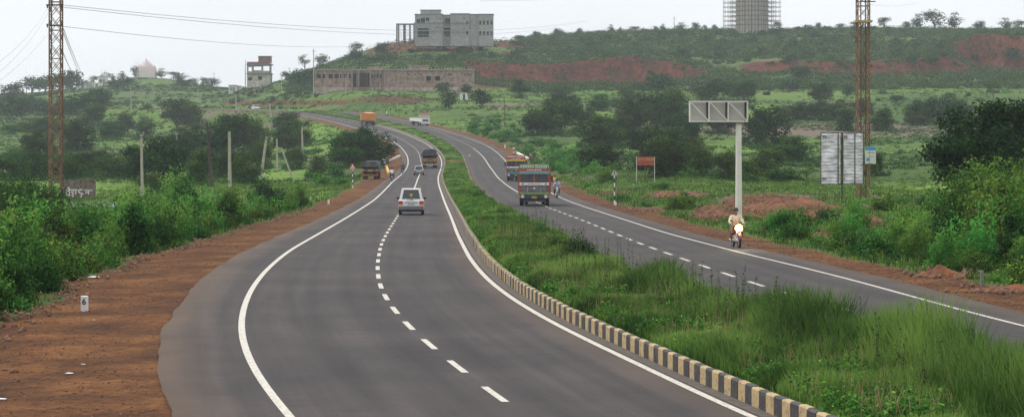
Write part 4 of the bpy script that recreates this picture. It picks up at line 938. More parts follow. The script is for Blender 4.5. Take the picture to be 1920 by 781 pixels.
# ------------------------------------------------------------------ buildings
def low_building():
    d = 790.; x0, x1 = (590 - 960) / F * d, (888 - 960) / F * d; z0 = 18.2; top = HC + (YH - 132) / F * d
    W = x1 - x0; H = top - z0
    r = thing('unfinished_building', 'long low unfinished brick building with pale plinth above the road bend', 'building', ((x0 + x1) / 2, d, z0)); h = W / 2
    X = lambda px: (px - 960) / F * d - (x0 + x1) / 2
    Z = lambda py: HC + (YH - py) / F * d - z0
    ops = [(X(a), X(b), Z(147), Z(139)) for a, b in ((594, 602), (604, 612), (616, 624), (627, 635), (637, 642), (645, 650), (654, 658), (696, 699), (701, 704), (706, 710), (712, 716))]
    ops += [(X(a), X(b), Z(151.5), Z(143)) for a, b in ((799, 808), (816, 825))] + [(X(a), X(b), Z(141), Z(138.5)) for a, b in ((765, 769), (776, 780), (787, 791), (840, 848), (870, 873), (876, 879), (881, 884))]
    door = [(X(662), X(668), Z(164), Z(138)), (X(674), X(693), Z(163), Z(137))]
    w_ = MB(); wall(w_, -h, h, Z(164), H, 0, .35, ops + door); w_.box(-h, -h + .35, .35, 14, 0, H); w_.box(h - .35, h, .35, 14, 0, H); w_.box(-h, h, 14, 14.35, 0, H)
    w_.build('wall', M['pink_brick'], r)
    b = MB(); b.box(-h - .15, h + .15, -.6, 14.5, -2, Z(164) - .003); b.build('plinth', M['plinth'], r)
    b = MB(); b.box(-h - .3, h + .3, -.5, 14.6, H + .003, H + .3); b.build('roof', M['concrete'], r)
    b = MB(); b.box(-h + .4, h - .4, 4, 4.2, Z(163), H - .2); b.build('inner_wall', M['inside_shade'], r)
    b = MB()
    k = -h
    while k < h: b.box(k, k + .18, -.45, -.25, H + .3, H + .3 + random.uniform(.35, .75)); k += random.uniform(.9, 1.3)
    b.build('column_stubs', M['plinth'], r)
    b = MB(); b.box(X(766), X(800), 2, 8, H + .3, Z(124)); b.box(X(764), X(802), 1.8, 8.2, Z(124), Z(122)); b.build('roof_room', M['pink_brick'], r)
    b = MB(); b.box(X(690), X(716), 1, 2, H + .3, Z(125)); b.build('parapet', M['pink_brick'], r)
    b = MB()
    for px in (660, 672, 694): b.box(X(px), X(px + 2), -1.6, -1.1, Z(164), H - .003)
    b.build('porch_column', M['plinth'], r)
    for px in (610, 640, 720, 745, 760, 830, 862): 
        b = MB(); b.box(X(px), X(px + 1.6), -.12, -.003, Z(164), H - .003); b.build('pier', M['block_wall'], r)
    b = MB()
    for i in range(20):
        x = random.uniform(X(650), X(720)); b.tube((x, -1.8, Z(170)), (x + random.uniform(-.2, .2), -1.7, H), .07, .07, 5)
    b.build('props', M['rust_dark'], r)
    windows(r, ops[:11], 0, M['galv_dark'])
    # hut and sand heaps in front
    x, y, z = at(870, 735)
    t_ = thing('hut', 'tiny pale hut with flat roof between two dark trees below the low building', 'hut', (x, y, z))
    b = MB(); wall(b, -1.2, 1.2, -.5, 2.2, 0, .2, [(-.35, .35, 0, 1.8)]); b.box(-1.2, -1, .2, 2.2, -.5, 2.2); b.box(1, 1.2, .2, 2.2, -.5, 2.2); b.box(-1.2, 1.2, 2.2, 2.4, -.5, 2.2); b.build('wall', M['white_wash'], t_)
    b = MB(); b.box(-1.4, 1.4, -.2, 2.6, 2.203, 2.35); b.build('roof', M['plinth'], t_)
low_building()
def upper_building():
    d = 955.; z0 = HC + (YH - 73) / F * d; cx = (850 - 960) / F * d
    X = lambda px: (px - 960) / F * d - cx
    Z = lambda py: HC + (YH - py) / F * d - z0
    r = thing('unfinished_building', 'grey three-storey concrete building under construction on the hilltop', 'building', (cx, d, z0))
    def block(a, b, top, y0, dep, ops, m='concrete'):
        mb = MB(); wall(mb, X(a), X(b), -3, Z(top), y0, .3, ops); mb.box(X(a), X(a) + .3, y0 + .3, y0 + dep, -3, Z(top)); mb.box(X(b) - .3, X(b), y0 + .3, y0 + dep, -3, Z(top)); mb.box(X(a), X(b), y0 + dep, y0 + dep + .3, -3, Z(top))
        mb.build('wall', M[m], r)
        q = MB(); q.box(X(a) - .2, X(b) + .2, y0 - .25, y0 + dep + .5, Z(top) + .003, Z(top) + .35); q.build('roof', M['concrete_dark'], r)
        windows(r, ops, y0, M['concrete_dark'])
        q = MB(); q.box(X(a) + .35, X(b) - .35, y0 + 2.6, y0 + 2.8, -2, Z(top) - .1); q.build('inner_wall', M['inside_shade'], r)
    block(778, 806, 28, 0, 10, [(X(781), X(788), Z(45), Z(36)), (X(789), X(797), Z(45), Z(34)), (X(798), X(805), Z(40), Z(33)), (X(783), X(804), Z(70), Z(53))])
    block(806.2, 830, 28, -1.2, 10, [(X(818), X(820.5), Z(37), Z(34)), (X(824), X(826.5), Z(37), Z(34)), (X(818), X(820.5), Z(54), Z(51)), (X(824), X(826.5), Z(54), Z(51))])
    block(830.2, 845, 29, 1.5, 9, [(X(834), X(844), Z(46), Z(34)), (X(832), X(844), Z(68), Z(52))])
    block(845.2, 880, 27, -.6, 10, [(X(869), X(872), Z(37), Z(34)), (X(874), X(878), Z(46), Z(40)), (X(869), X(872), Z(55), Z(52)), (X(874), X(878), Z(66), Z(59))])
    block(880.2, 897, 28, .4, 9, [])
    ops = [(X(a), X(a + 4.2), Z(c), Z(c - 8)) for a in (898.5, 905.5, 912.5, 919.5) for c in (47, 67)]
    block(897.2, 925, 28, -.8, 10, ops)
    q = MB(); q.box(X(788), X(826), 2, 8, Z(28) + .36, Z(19)); q.build('roof_room', M['concrete'], r); q = MB(); q.box(X(787), X(827), 1.7, 8.3, Z(19) + .003, Z(18)); q.build('roof', M['concrete_dark'], r)
    for c in (58, 44): q = MB(); q.box(X(776), X(880), -1.7, -1.45, Z(c + .8), Z(c - .8)); q.build('ledge', M['concrete_dark'], r)
    # open column frame on the left
    q = MB()
    for px in (743.5, 747, 757, 759, 768, 776):
        for yy in (0, 5): q.box(X(px) - .18, X(px) + .18, yy, yy + .35, -2.5, Z(46))
    q.build('column_frame', M['concrete_dark'], r)
    q = MB(); q.box(X(743), X(777), -.3, 6, Z(46), Z(44.3)); q.build('roof', M['concrete'], r)
    q = MB()
    for k in range(14): x = X(744 + k * 2.4); q.tube((x, -.4, -1.5), (x, -.4, Z(46)), .05, .05, 4)
    for zc in (68, 62, 56, 51): q.tube((X(743), -.45, Z(zc)), (X(777), -.45, Z(zc)), .05, .05, 4)
    q.build('scaffold', M['rust_dark'], r)
upper_building()
def house():
    d = 1045.; cx = (485 - 960) / F * d; z0 = HC + (YH - 152) / F * d
    X = lambda px: (px - 960) / F * d - cx
    Z = lambda py: HC + (YH - py) / F * d - z0
    r = thing('unfinished_house', 'three-level half-built house with open white floor standing against the sky', 'house', (cx, d, z0))
    b = MB(); wall(b, X(463), X(507), -3, Z(139), 0, .3, [(X(465), X(473), Z(151), Z(145)), (X(484), X(491), Z(150), Z(143))]); b.box(X(463), X(463) + .3, .3, 8, -3, Z(139)); b.box(X(507) - .3, X(507), .3, 8, -3, Z(139)); b.box(X(463), X(507), 8, 8.3, -3, Z(139)); b.build('wall', M['plaster'], r)
    b = MB(); b.box(X(462), X(509), -.8, 8.6, Z(139) + .003, Z(137.5)); b.box(X(462), X(509), -.8, 8.6, Z(122), Z(120)); b.build('floor_slab', M['concrete_dark'], r)
    b = MB(); wall(b, X(463), X(507), Z(137.5) + .003, Z(122) - .003, 0, .25, [(X(464), X(472), Z(134), Z(126)), (X(474), X(490), Z(132), Z(125)), (X(493), X(505), Z(133), Z(124))]); b.build('upper_wall', M['block_wall'], r)
    b = MB()
    for px in (463, 473, 491, 506): b.box(X(px) - .2, X(px) + .2, 4, 4.4, Z(137.5) + .003, Z(122) - .003)
    b.build('column', M['concrete'], r)
    b = MB(); wall(b, X(463), X(507), Z(120) + .003, Z(116), .1, .25, []); b.box(X(484), X(507), .6, 6, Z(116) - .3, Z(106)); b.build('roof_room', M['red_brick'], r)
    b = MB(); b.box(X(483), X(508), .3, 6.4, Z(106) + .003, Z(105)); b.build('roof', M['concrete_dark'], r)
    for px in (460.5, 509): b = MB(); b.tube((X(px), -.6, -1), (X(px), -.6, Z(112)), .1, .1, 5); b.build('scaffold_pole', M['rust_dark'], r)
    for i, (px, dd, w_, h_, lb) in enumerate(((436, 1060, 3.5, 3.6, 'small white hut with peaked top left of the half-built house'), (445, 1080, 3.0, 2.4, 'lower pale hut directly left of the half-built house'), (192, 1290, 5, 5, 'small white house with roof room on the left ridge'), (152, 1290, 6, 4.4, 'pinkish flat house on the left ridge near the lattice tower'), (168, 1280, 5, 3.2, 'low cream house between the two ridge houses'), (84, 1010, 5.5, 3, 'low white shed under trees behind the left lattice tower'), (62, 1000, 3.5, 2.6, 'tiny cream shed left of the lattice tower'))):
        x, y, z = at(px, dd); t_ = thing('hut' if i < 2 else 'small_house', lb, 'hut' if i < 2 else 'house', (x, y, z)); hw = w_ / 2
        b = MB(); wall(b, -hw, hw, -1, h_, 0, .2, [(-hw * .6, -hw * .15, h_ * .35, h_ * .75), (hw * .15, hw * .5, 0, h_ * .75)]); b.box(-hw, -hw + .2, .2, 4, -1, h_); b.box(hw - .2, hw, .2, 4, -1, h_); b.box(-hw, hw, 4, 4.2, -1, h_); b.build('wall', M['temple_pink'] if i == 3 else M['white_wash'], t_)
        b = MB(); b.box(-hw - .25, hw + .25, -.3, 4.4, h_ + .003, h_ + .25); b.build('roof', M['concrete'], t_)
        if i == 2: b = MB(); b.box(0, hw, 1, 3.5, h_ + .253, h_ + 2); b.build('roof_room', M['white_wash'], t_)
house()
def temple():
    d = 1395.; px = 270; x = (px - 960) / F * d; z = HC + (YH - 137) / F * d; k = d / F
    r = thing('temple', 'pale pink temple with tall curved spire on the left hilltop', 'temple', (x, d, z))
    b = MB(); b.box(-19 * k, 20 * k, 0, 9, -3, 8 * k); wall(b, -19 * k, 20 * k, 8 * k, 12 * k, .3, .4, [(-15 * k, -11 * k, 8 * k, 11 * k), (-7 * k, -3 * k, 8 * k, 11 * k), (9 * k, 13 * k, 8 * k, 11 * k)]); b.box(-18 * k, 19 * k, 2, 8, 8 * k, 12 * k); b.build('hall', M['temple_pink'], r)
    def spire(cx, w_, z0, z1, nm):
        q = MB(); n = 9; pr = []
        for i in range(n): t = i / (n - 1); pr.append((w_ / 2 * (1 - t ** 1.8) + .12, z0 + (z1 - z0) * t))
        for (r0, a), (r1, b_) in zip(pr[:-1], pr[1:]): q.tube((cx, 4, a), (cx, 4, b_), r0, r1, 8)
        q.tube((cx, 4, z1), (cx, 4, z1 + .9), .18, .03, 6); q.ell((cx, 4, z1), (w_ * .12, w_ * .12, .25)); q.build(nm, M['temple_pink'], r)
    spire(2 * k, 15 * k, 12 * k - .2, 27 * k, 'main_spire')
    for a, w_, t in ((-9, 7, 18), (12, 7, 18), (-15, 5, 14), (17, 5, 15), (-4, 5, 20), (9, 4, 21)): spire(a * k, w_ * k, 12 * k - .3, t * k, 'small_spire')
    x, y, z = at(255, 1385); t_ = thing('antenna_mast', 'thin guyed antenna masts left of the hilltop temple', 'mast', (x, y, z))
    q = MB()
    for a in (-.8, .5, 1.6): q.tube((a, 0, 0), (a, 0, 9.5), .12, .06, 5)
    q.build('pole', M['concrete_dark'], t_)
    x, y, z = at(193, 1300); t_ = thing('antenna_mast', 'twin antenna poles on the ridge behind the small white house', 'mast', (x, y, z))
    q = MB(); q.tube((-.6, 0, 0), (-.6, 0, 9), .12, .06, 5); q.tube((1.2, 0, 0), (1.2, 0, 9), .12, .06, 5); q.tube((-.6, 0, 7), (1.2, 0, 7), .06, .06, 5); q.build('pole', M['concrete_dark'], t_)
temple()
def water_tower():
    d = 1110.; k = d / F; x = (1410 - 960) * k; z = HC + (YH - 52) * k
    r = thing('water_tower', 'huge round concrete tower wrapped in pole scaffolding on the skyline', 'water tower', (x, d, z))
    q = MB(); R_ = 30 * k; n = 30; H = 19.
    q.tube((0, 0, -4), (0, 0, H), R_, R_, 40, 0)
    for i in range(n): a = 2 * math.pi * i / n; q.box(-.22, .22, -.15, .15, -4, H, 1, Matrix.Translation((R_ * math.cos(a), R_ * math.sin(a), 0)) @ Matrix.Rotation(a + math.pi / 2, 4, 'Z'))
    q.build('shaft', [M['tower_conc'], M['block_wall']], r)
    q = MB()
    for ring, cnt in ((41 * k, 22), (54 * k, 26)):
        for i in range(cnt): a = 2 * math.pi * i / cnt; q.tube((ring * math.cos(a), ring * math.sin(a), -3), (ring * math.cos(a), ring * math.sin(a), H + .5), .075, .075, 4, 0, False)
        zz = 1.
        while zz < H:
            pts = [(ring * math.cos(2 * math.pi * i / cnt), ring * math.sin(2 * math.pi * i / cnt), zz) for i in range(cnt + 1)]; q.path(pts, .07, 4); zz += 2.15
    zz = 1.
    while zz < H:
        for i in range(20): a = 2 * math.pi * i / 20; q.tube((R_ * math.cos(a), R_ * math.sin(a), zz), (55 * k * math.cos(a), 55 * k * math.sin(a), zz), .06, .06, 4, 0, False)
        zz += 2.15
    q.build('scaffold', M['rust_dark'], r)
water_tower()

# ------------------------------------------------------------------ painted wall with writing, pond
def painted_wall():
    x, y, z = P(146, 372); k = y / F
    r = thing('painted_wall', 'weathered brown wall with white hand-painted writing beside the left lattice tower', 'wall', (x, y, z - .2)); hw = 33 * k; H = 38 * k
    b = MB(); n = 9
    top = [H + random.uniform(-.08, .08) + (.10 if i > 5 else 0) for i in range(n)]
    for i in range(n): b.box(-hw + 2 * hw * i / n, -hw + 2 * hw * (i + 1) / n - .002, 0, .3, 0, top[i])
    b.build('masonry', M['wall_stain'], r)
    q = MB(); s = k / 13.0     # strokes in units of the enlarged photograph, 13 to one pixel
    def st(pts, w_=26):
        for (a, c), (e, f) in zip(pts[:-1], pts[1:]):
            p0 = Vector(((a - 540) * s, -.012, (650 - c) * s)); p1 = Vector(((e - 540) * s, -.012, (650 - f) * s)); d_ = p1 - p0; nn = Vector((-d_.z, 0, d_.x)).normalized() * w_ * s / 2; ex = d_.normalized() * w_ * s * .3
            q.add([p0 - nn - ex, p1 - nn + ex, p1 + nn + ex, p0 + nn - ex, *[v + Vector((0, .012, 0)) for v in (p0 - nn - ex, p1 - nn + ex, p1 + nn + ex, p0 + nn - ex)]], [(0, 1, 2, 3), (0, 4, 5, 1), (1, 5, 6, 2), (2, 6, 7, 3), (3, 7, 4, 0)])
    st([(245, 388), (520, 388)]); st([(335, 388), (338, 580)]); st([(335, 430), (265, 430), (248, 480), (268, 520), (335, 510)]); st([(335, 388), (300, 350), (265, 345)], 16); st([(335, 388), (325, 330), (300, 318)], 16)
    st([(435, 388), (435, 430), (385, 435), (400, 470), (440, 480), (395, 520), (420, 560), (440, 540)], 22); st([(490, 388), (490, 500)])
    st([(640, 390), (570, 395), (555, 430), (575, 465), (625, 480), (635, 520), (610, 570)], 28)
    st([(650, 470), (665, 495), (690, 490)], 18); st([(700, 408), (890, 408)], 20); st([(800, 408), (800, 500)], 26); st([(800, 455), (745, 455), (730, 480)], 24)
    # shallow: the strokes lie on the wall face
    q.build('lettering', M['white_paint'], r)
painted_wall()
x, y, z = P(206, 384)
mb = MB(); n = 26; mb.add([(6.4 * math.cos(6.283 * i / n) * (1 + .12 * math.sin(3 * i)), 9 * math.sin(6.283 * i / n) * (1 + .1 * math.cos(2 * i)), 0) for i in range(n)], [tuple(range(n))])
zz = max(tz(x + a, y + b) for a in (-5, 0, 5) for b in (-8, 0, 8)) + .02
o = mb.build('pond', M['water'], None, loc=(x - 1, y, zz)); o['kind'] = 'structure'

# ------------------------------------------------------------------ lattice towers
def lattice(name, label, x, y, z, w_, H, pan, m, m2, r_=.045, taper=0):
    r = thing(name, label, 'lattice tower', (x, y, z)); c = [(-1, -1), (1, -1), (1, 1), (-1, 1)]
    wd = lambda h: w_ / 2 * (1 - taper * h / H)
    for sx, sy in c: q = MB(); q.box(-r_, r_, -r_, r_, 0, 1); q2 = MB(); q2.tube((sx * wd(0), sy * wd(0), -.5), (sx * wd(H), sy * wd(H), H), r_ * 1.15, r_ * 1.15, 5); q2.build('leg', m2 if (sx, sy) in ((1, 1),) else m, r)
    q = MB(); n = int(H / pan)
    for i in range(n):
        a, b = i * pan, (i + 1) * pan
        for k in range(4):
            p, e = c[k], c[(k + 1) % 4]
            q.tube((p[0] * wd(a), p[1] * wd(a), a), (e[0] * wd(b), e[1] * wd(b), b), r_ * .55, None, 4, 0, False); q.tube((e[0] * wd(a), e[1] * wd(a), a), (p[0] * wd(b), p[1] * wd(b), b), r_ * .55, None, 4, 0, False)
            if i % 2 == 0: q.tube((p[0] * wd(b), p[1] * wd(b), b), (e[0] * wd(b), e[1] * wd(b), b), r_ * .7, None, 4, 0, False)
    q.build('bracing', m, r); return r
xl, yl, zl_ = P(105, 402); kl = yl / F
LT = lattice('lattice_tower', 'rusty square lattice tower rising out of the picture at left', xl, yl, zl_, 21 * kl, 460 * kl, 26.5 * kl, M['rust'], M['rust_dark'], .06)
q = MB(); q.box(-16 * kl, 16 * kl, -.05, .05, 0, .12, 0, Matrix.Translation((0, -11 * kl, (402 - 12) * kl)) @ Matrix.Rotation(.0, 4, 'Y')); q.build('cross_arm', M['rust_dark'], LT); q = MB()
q.box(-13 * kl, 13 * kl, -.05, .05, (402 - 50) * kl, (402 - 47) * kl); q.build('cross_arm', M['rust_dark'], LT)
for hy in (10, 46):
    for sx in (-14, 14): q = MB(); q.tube((sx * kl, -11 * kl, (402 - hy) * kl), (sx * kl, -11 * kl, (402 - hy - 7) * kl), .09, .05, 8); q.build('insulator', M['galv_dark'], LT)
xr, yr, zr_ = P(1618, 372); kr = yr / F
RT = lattice('lattice_tower', 'tall yellowish lattice tower behind the corrugated board at right', xr, yr, zr_, 22 * kr, 460 * kr, 24 * kr, M['rust'], M['yellow_steel'], .05)
q = MB()
for a in (-4, 5):
    q.tube((a * kr, 0, 0), (a * kr, 0, 456 * kr), .05, .05, 6); 
    for i in range(14): z_ = i * 24 * kr; q.tube((a * kr, 0, z_), ((a + 7) * kr, 0, z_ + 24 * kr), .03, .03, 4, 0, False); q.tube(((a + 7) * kr, 0, z_), (a * kr, 0, z_ + 24 * kr), .03, .03, 4, 0, False)
q.build('inner_frame', M['rust_dark'], RT)
q = MB(); q.box(-16 * kr, 16 * kr, -14 * kr, 14 * kr, (372 - 43) * kr, (372 - 39) * kr); q.build('platform', M['yellow_steel'], RT)
q = MB(); q.box(-13 * kr, 22 * kr, -11.5 * kr, -11 * kr, (372 - 5) * kr, (372 - 3) * kr); q.build('cross_arm', M['rust_dark'], RT)
# poster fixed on the tower
r = thing('poster_board', 'small pale poster with blue top fixed on the right lattice tower', 'poster', (xr + 12.5 * kr, yr - 12 * kr, zr_ + (372 - 307) * kr))
q = MB(); q.box(-10 * kr, 10 * kr, 0, .05, 0, 32 * kr); q.build('panel', M['poster_pale'], r)
q = MB(); q.box(-10 * kr, 10 * kr, -.006, -.001, 25 * kr, 31.5 * kr); q.ell((-5 * kr, -.004, 8 * kr), (3.2 * kr, .004, 3.4 * kr)); q.build('blue_print', M['poster_blue'], r)
q = MB(); q.box(-7 * kr, 8 * kr, -.006, -.001, 20 * kr, 20.9 * kr); q.box(-2 * kr, 8 * kr, -.006, -.001, 13 * kr, 13.8 * kr); q.build('print_lines', M['concrete_dark'], r)

# ------------------------------------------------------------------ corrugated board on a black post
def tin_board():
    x, y, z = P(1579, 377); k = y / F
    r = thing('corrugated_board', 'large crumpled corrugated metal sheet board on one black post', 'board', (x, y, z))
    q = MB(); q.tube((0, 0, -.4), (0, 0, 127 * k), .075, .075, 10); q.build('post', M['black'], r)
    def sheet(a, b):
        nx, nz = 14, 110; vs = []; fs = []
        for j in range(nz + 1):
            for i in range(nx + 1):
                xx = a + (b - a) * i / nx; zz = 32 + (127 - 32) * j / nz
                amp = .004 + .016 * vnoise(xx / 9 + 5, zz / 12)
                yy = .13 + amp * math.sin(zz * 1.05 + 2.2 * float(vnoise(xx / 14., zz / 30.))) + .24 * float(fbm(xx / 15. + 2, zz / 6.5, 3) - .5)
                vs.append((xx * k, yy, zz * k))
        for j in range(nz):
            for i in range(nx): n_ = j * (nx + 1) + i; fs.append((n_, n_ + 1, n_ + nx + 2, n_ + nx + 1))
        m_ = MB(); m_.add(vs, fs); o = m_.build('metal_sheet', M['tin'], r, smooth=True); s_ = o.modifiers.new('solid', 'SOLIDIFY'); s_.thickness = .012
    for a, b in ((-39, -7.5), (-6.5, -3), (3, 23.5), (25, 39.5)): sheet(a, b)
    q = MB()
    for a in (-39.8, -7, 24.2, 40): q.box((a - .6) * k, (a + .6) * k, .02, .08, 31 * k, 128 * k)
    q.box(-40.4 * k, 40.6 * k, .085, .12, 127 * k, 128.3 * k); q.box(-40.4 * k, 40.6 * k, .085, .12, 31 * k, 32.2 * k); q.build('frame', M['galv_dark'], r)
    q = MB()
    for x_, z_ in ((-35, 121), (-31, 121), (5, 121), (9, 121), (-35, 44), (-31, 44), (4, 44)): q.box((x_ - .6) * k, (x_ + .6) * k, .02, .05, (z_ - 4) * k, z_ * k)
    for x_, z_ in ((-33, 121.8), (7, 121.8), (-33, 41.5)): q.box((x_ - 3.2) * k, (x_ + 3) * k, .02, .05, (z_ - .6) * k, (z_ + .6) * k)
    q.build('clamp_marks', M['galv_dark'], r)
tin_board()

# ------------------------------------------------------------------ blank cantilever gantry sign
def gantry():
    x, y, z = P(1385, 418); k = y / F
    x = (1385 - 960) * k
    r = thing('gantry_sign', 'cream steel gantry sign seen from behind, on one tall post', 'sign', (x, y, z))
    top = 418 - 232
    q = MB(); q.tube((0, 0, -.3), (0, 0, top * k), 6.6 * k, 5.3 * k, 12); q.build('post', M['cream'], r, smooth=False)
    q = MB(); q.box(-9 * k, 9 * k, -9 * k, 9 * k, (top - .1) * k, (top + 2.2) * k); q.build('flange', M['rust'], r)
    q = MB(); x0, x1, z0, z1 = -93 * k, 17 * k, (top + 2.5) * k, (418 - 190) * k; b = 2.2 * k
    q.box(x0, x1, -.25, .1, z0, z0 + b); q.box(x0, x1, -.25, .1, z1 - b, z1)
    n = 3
    for i in range(n + 1):
        xc = x0 + (x1 - x0 - b) * i / n; q.box(xc, xc + b, -.25, .1, z0 + b, z1 - b)
    q.build('frame', M['cream'], r)
    for i in range(n):
        a = x0 + (x1 - x0 - b) * i / n + b; c = x0 + (x1 - x0 - b) * (i + 1) / n
        q = MB(); q.tube((a, -.2, z1 - b), (c, -.2, z0 + b), 1.1 * k, 1.1 * k, 6); q.build('brace', M['cream'], r)
        q = MB(); q.box(c - 3.4 * k, c - .1 * k, .0, .2, z0 + b, z1 - b); q.build('inner_post', M['galv_dark'], r)
    q = MB(); q.box(x0 + .01, x1 - .01, .25, .3, z0 + .02, z1 - .02); q.build('panel', M['galv'], r)
gantry()

# ------------------------------------------------------------------ road signs, stones, posts
def tri(s, r_=0): return [(-s / 2, 0), (s / 2, 0), (0, s * .87)]
def warn(px, py, wpx, htop, label, back=False):
    x, y, z = P(px, py); k = y / F; r = thing('warning_sign', label, 'road sign', (x, y, z)); H = (py - htop) * k; s = wpx * k
    n = 7; hp = H - s * .7
    q = MB()
    for i in range(n): q.tube((0, 0, hp * i / n - (.3 if i == 0 else 0)), (0, 0, hp * (i + 1) / n), .05, .05, 10, i % 2)
    q.build('post', [M['white_paint'], M['black']], r)
    q = MB(); z0 = H - s * .87; q.plate([(a, b + z0) for a, b in tri(s)], -.07, -.055, 0); q.build('plate', M['galv'] if back else M['sign_red'], r)
    if not back:
        q = MB(); q.plate([(a * .62, b * .62 + z0 + s * .13) for a, b in tri(s)], -.078, -.0701, 0); q.build('face', M['white_paint'], r)
        q = MB()
        for cx in (-.07, .06): q.ell((cx * s / .8, -.08, z0 + s * .40), (.03 * s / .8, .006, .035 * s / .8), 8, 6); q.box(cx * s / .8 - .03, cx * s / .8 + .035, -.084, -.0785, z0 + s * .2, z0 + s * .37)
        q.build('symbol', M['black'], r)
    else:
        q = MB(); q.box(-.03, .03, -.09, -.0701, z0 + .05, z0 + s * .75); q.build('rib', M['galv_dark'], r)
warn(661, 352, 15, 305, 'red-bordered triangular warning sign on a black and white post by the left verge')
warn(1152, 383, 13.5, 317, 'triangular warning sign seen from its grey back on a striped post at right', True)
def stone(px, py, wpx, hpx, label, digit=False, round_=False, m='white_paint', name='marker_stone', cat='marker stone', dep=.18):
    x, y, z = P(px, py); k = y / F; r = thing(name, label, cat, (x, y, z - .03)); w_, h = wpx * k, hpx * k
    prof = [(-w_ / 2, -.2), (w_ / 2, -.2), (w_ / 2, h)] + ([(w_ * .3, h + w_ * .3), (0, h + w_ * .42), (-w_ * .3, h + w_ * .3)] if round_ else []) + [(-w_ / 2, h)]
    q = MB(); q.plate(prof, 0, dep); q.build('body', M[m], r, bevel=.012)
    if digit:
        cu = bpy.data.curves.new('digit', 'FONT'); cu.body = '6'; cu.size = .235; cu.extrude = .002; cu.offset = .006; cu.align_x = 'CENTER'
        o = bpy.data.objects.new('digit', cu); col.objects.link(o); dg = bpy.context.evaluated_depsgraph_get(); me = bpy.data.meshes.new_from_object(o.evaluated_get(dg)); bpy.data.objects.remove(o)
        me.materials.clear(); me.materials.append(M['black']); d = ob('digit', me, r, (0, -.004, h - .235)); d.rotation_euler = (R(90), 0, 0)
    return r
stone(157.5, 585, 12.5, 30.5, 'square white stone painted with a black 6 on the left dirt verge', True)
stone(616, 383, 3.4, 9, 'small white stone standing where the left bushes end', round_=True)
stone(1154, 385, 4, 7, 'small white numbered stone at the foot of the right warning sign', round_=True)
stone(836, 322, 2.6, 6, 'small white stone on the far end of the grassy median', round_=True, m='parapet')
stone(1842, 540, 5.5, 34, 'short dark post standing in the right verge weeds', m='concrete_dark', name='dark_post', cat='post', dep=.1)
for px, py, lb in ((880, 297, 'small white guard stone on the median kerb at the gap'), (947, 278, 'small white guard stone beside the right road bend'), (725, 215, 'small pale guard stone far along the opposite road')):
    stone(px, py, 2.6, 5.5, lb, round_=True)
# brown board on two posts
def board():
    x, y, z = P(1210, 342); k = y / F; r = thing('brown_board', 'reddish brown board with orange writing on two thin posts before the wood', 'signboard', (x, y, z)); U = 15 * k
    q = MB(); q.box(-16 * k, 17 * k, -.03, .03, 17 * k + U, 33 * k + U); q.build('panel', M['board_red'], r)
    for a in (-16.5, 17.2): q = MB(); q.box((a - .7) * k, (a + .7) * k, -.05, .05, -.2, 33.5 * k + U); q.build('post', M['galv'], r)
    q = MB(); q.box(-1 * k, 1.2 * k, .04, .09, -.2, 17 * k + U); q.build('prop', M['rust_dark'], r)
    q = MB(); xx = -14.
    while xx < 14:
        w_ = random.choice((1.6, 2.2, 2.8)); q.box(xx * k, (xx + w_ * .35) * k, -.05, -.032, 25.5 * k + U, 30.5 * k + U); q.box(xx * k, (xx + w_) * k, -.05, -.032, 30.6 * k + U, 31.4 * k + U)
        if random.random() < .7: q.box((xx + w_ * .6) * k, (xx + w_) * k, -.05, -.032, 26.5 * k + U, 30.5 * k + U)
        xx += w_ + .5
    q.build('lettering', M['letter_orange'], r)
    q = MB(); q.box(-12 * k, 14 * k, -.05, -.032, 21 * k + U, 22 * k + U); q.build('lettering', M['rust'], r)
board()
# culvert parapets
def parapet(pts, h, m, label, t_=.35, caps=False):
    W = [P(px, py) for px, py in pts]; r = thing('culvert_parapet', label, 'parapet', W[0]); o0 = Vector(W[0])
    q = MB()
    for a, b in zip(W[:-1], W[1:]):
        a, b = Vector(a) - o0, Vector(b) - o0; d = (b - a).normalized(); n_ = Vector((-d.y, d.x, 0)).normalized() * t_ / 2
        vs = []
        for p in (a, b):
            for s_, z_ in ((-1, -.4), (1, -.4), (1, h), (-1, h)): vs.append(p + n_ * s_ + Vector((0, 0, z_)))
        q.add(vs, [(0, 1, 2, 3), (7, 6, 5, 4), (0, 4, 5, 1), (1, 5, 6, 2), (2, 6, 7, 3), (3, 7, 4, 0)])
    q.build('wall', M[m], r)
    if caps:
        q = MB(); p = Vector(W[0]) - o0; q.box(p.x - .5, p.x + .3, p.y - .3, p.y + .3, -.3, h + .7); q.build('end_pier', M['white_paint'], r)
    return r
parapet([(722, 306), (738, 300), (750, 294)], .35, 'parapet', 'pale curved culvert parapet on the left verge beyond the parked truck', .3, True)
parapet([(729, 328), (724, 312)], .35, 'parapet_yellow', 'yellow culvert parapet running towards the camera right of the parked truck', .35)
parapet([(969, 288), (990, 299)], .3, 'white_paint', 'low white culvert parapet right of the bend above the trucks', .4)
x, y, z = P(963, 291); k = y / F; r = thing('marker_post', 'black and white striped marker post at the end of the white culvert parapet', 'post', (x, y, z))
q = MB()
for i in range(4): q.tube((0, 0, i * 3.5 * k - (.2 if i == 0 else 0)), (0, 0, (i + 1) * 3.5 * k), .11, .11, 8, i % 2)
q.build('shaft', [M['black'], M['white_paint']], r)
# fence-like white rail far behind the gantry sign
r = thing('pipe_rail', 'thin pale pipe lying level between trees right of the gantry sign', 'pipe', P(1470, 226)); x0, y0, z0 = r.location; x1, y1, z1 = P(1568, 219)
q = MB(); q.tube((0, 0, .6), (x1 - x0, y1 - y0, z1 - z0 + .8), .14, .14, 8); q.build('pipe', M['galv'], r)

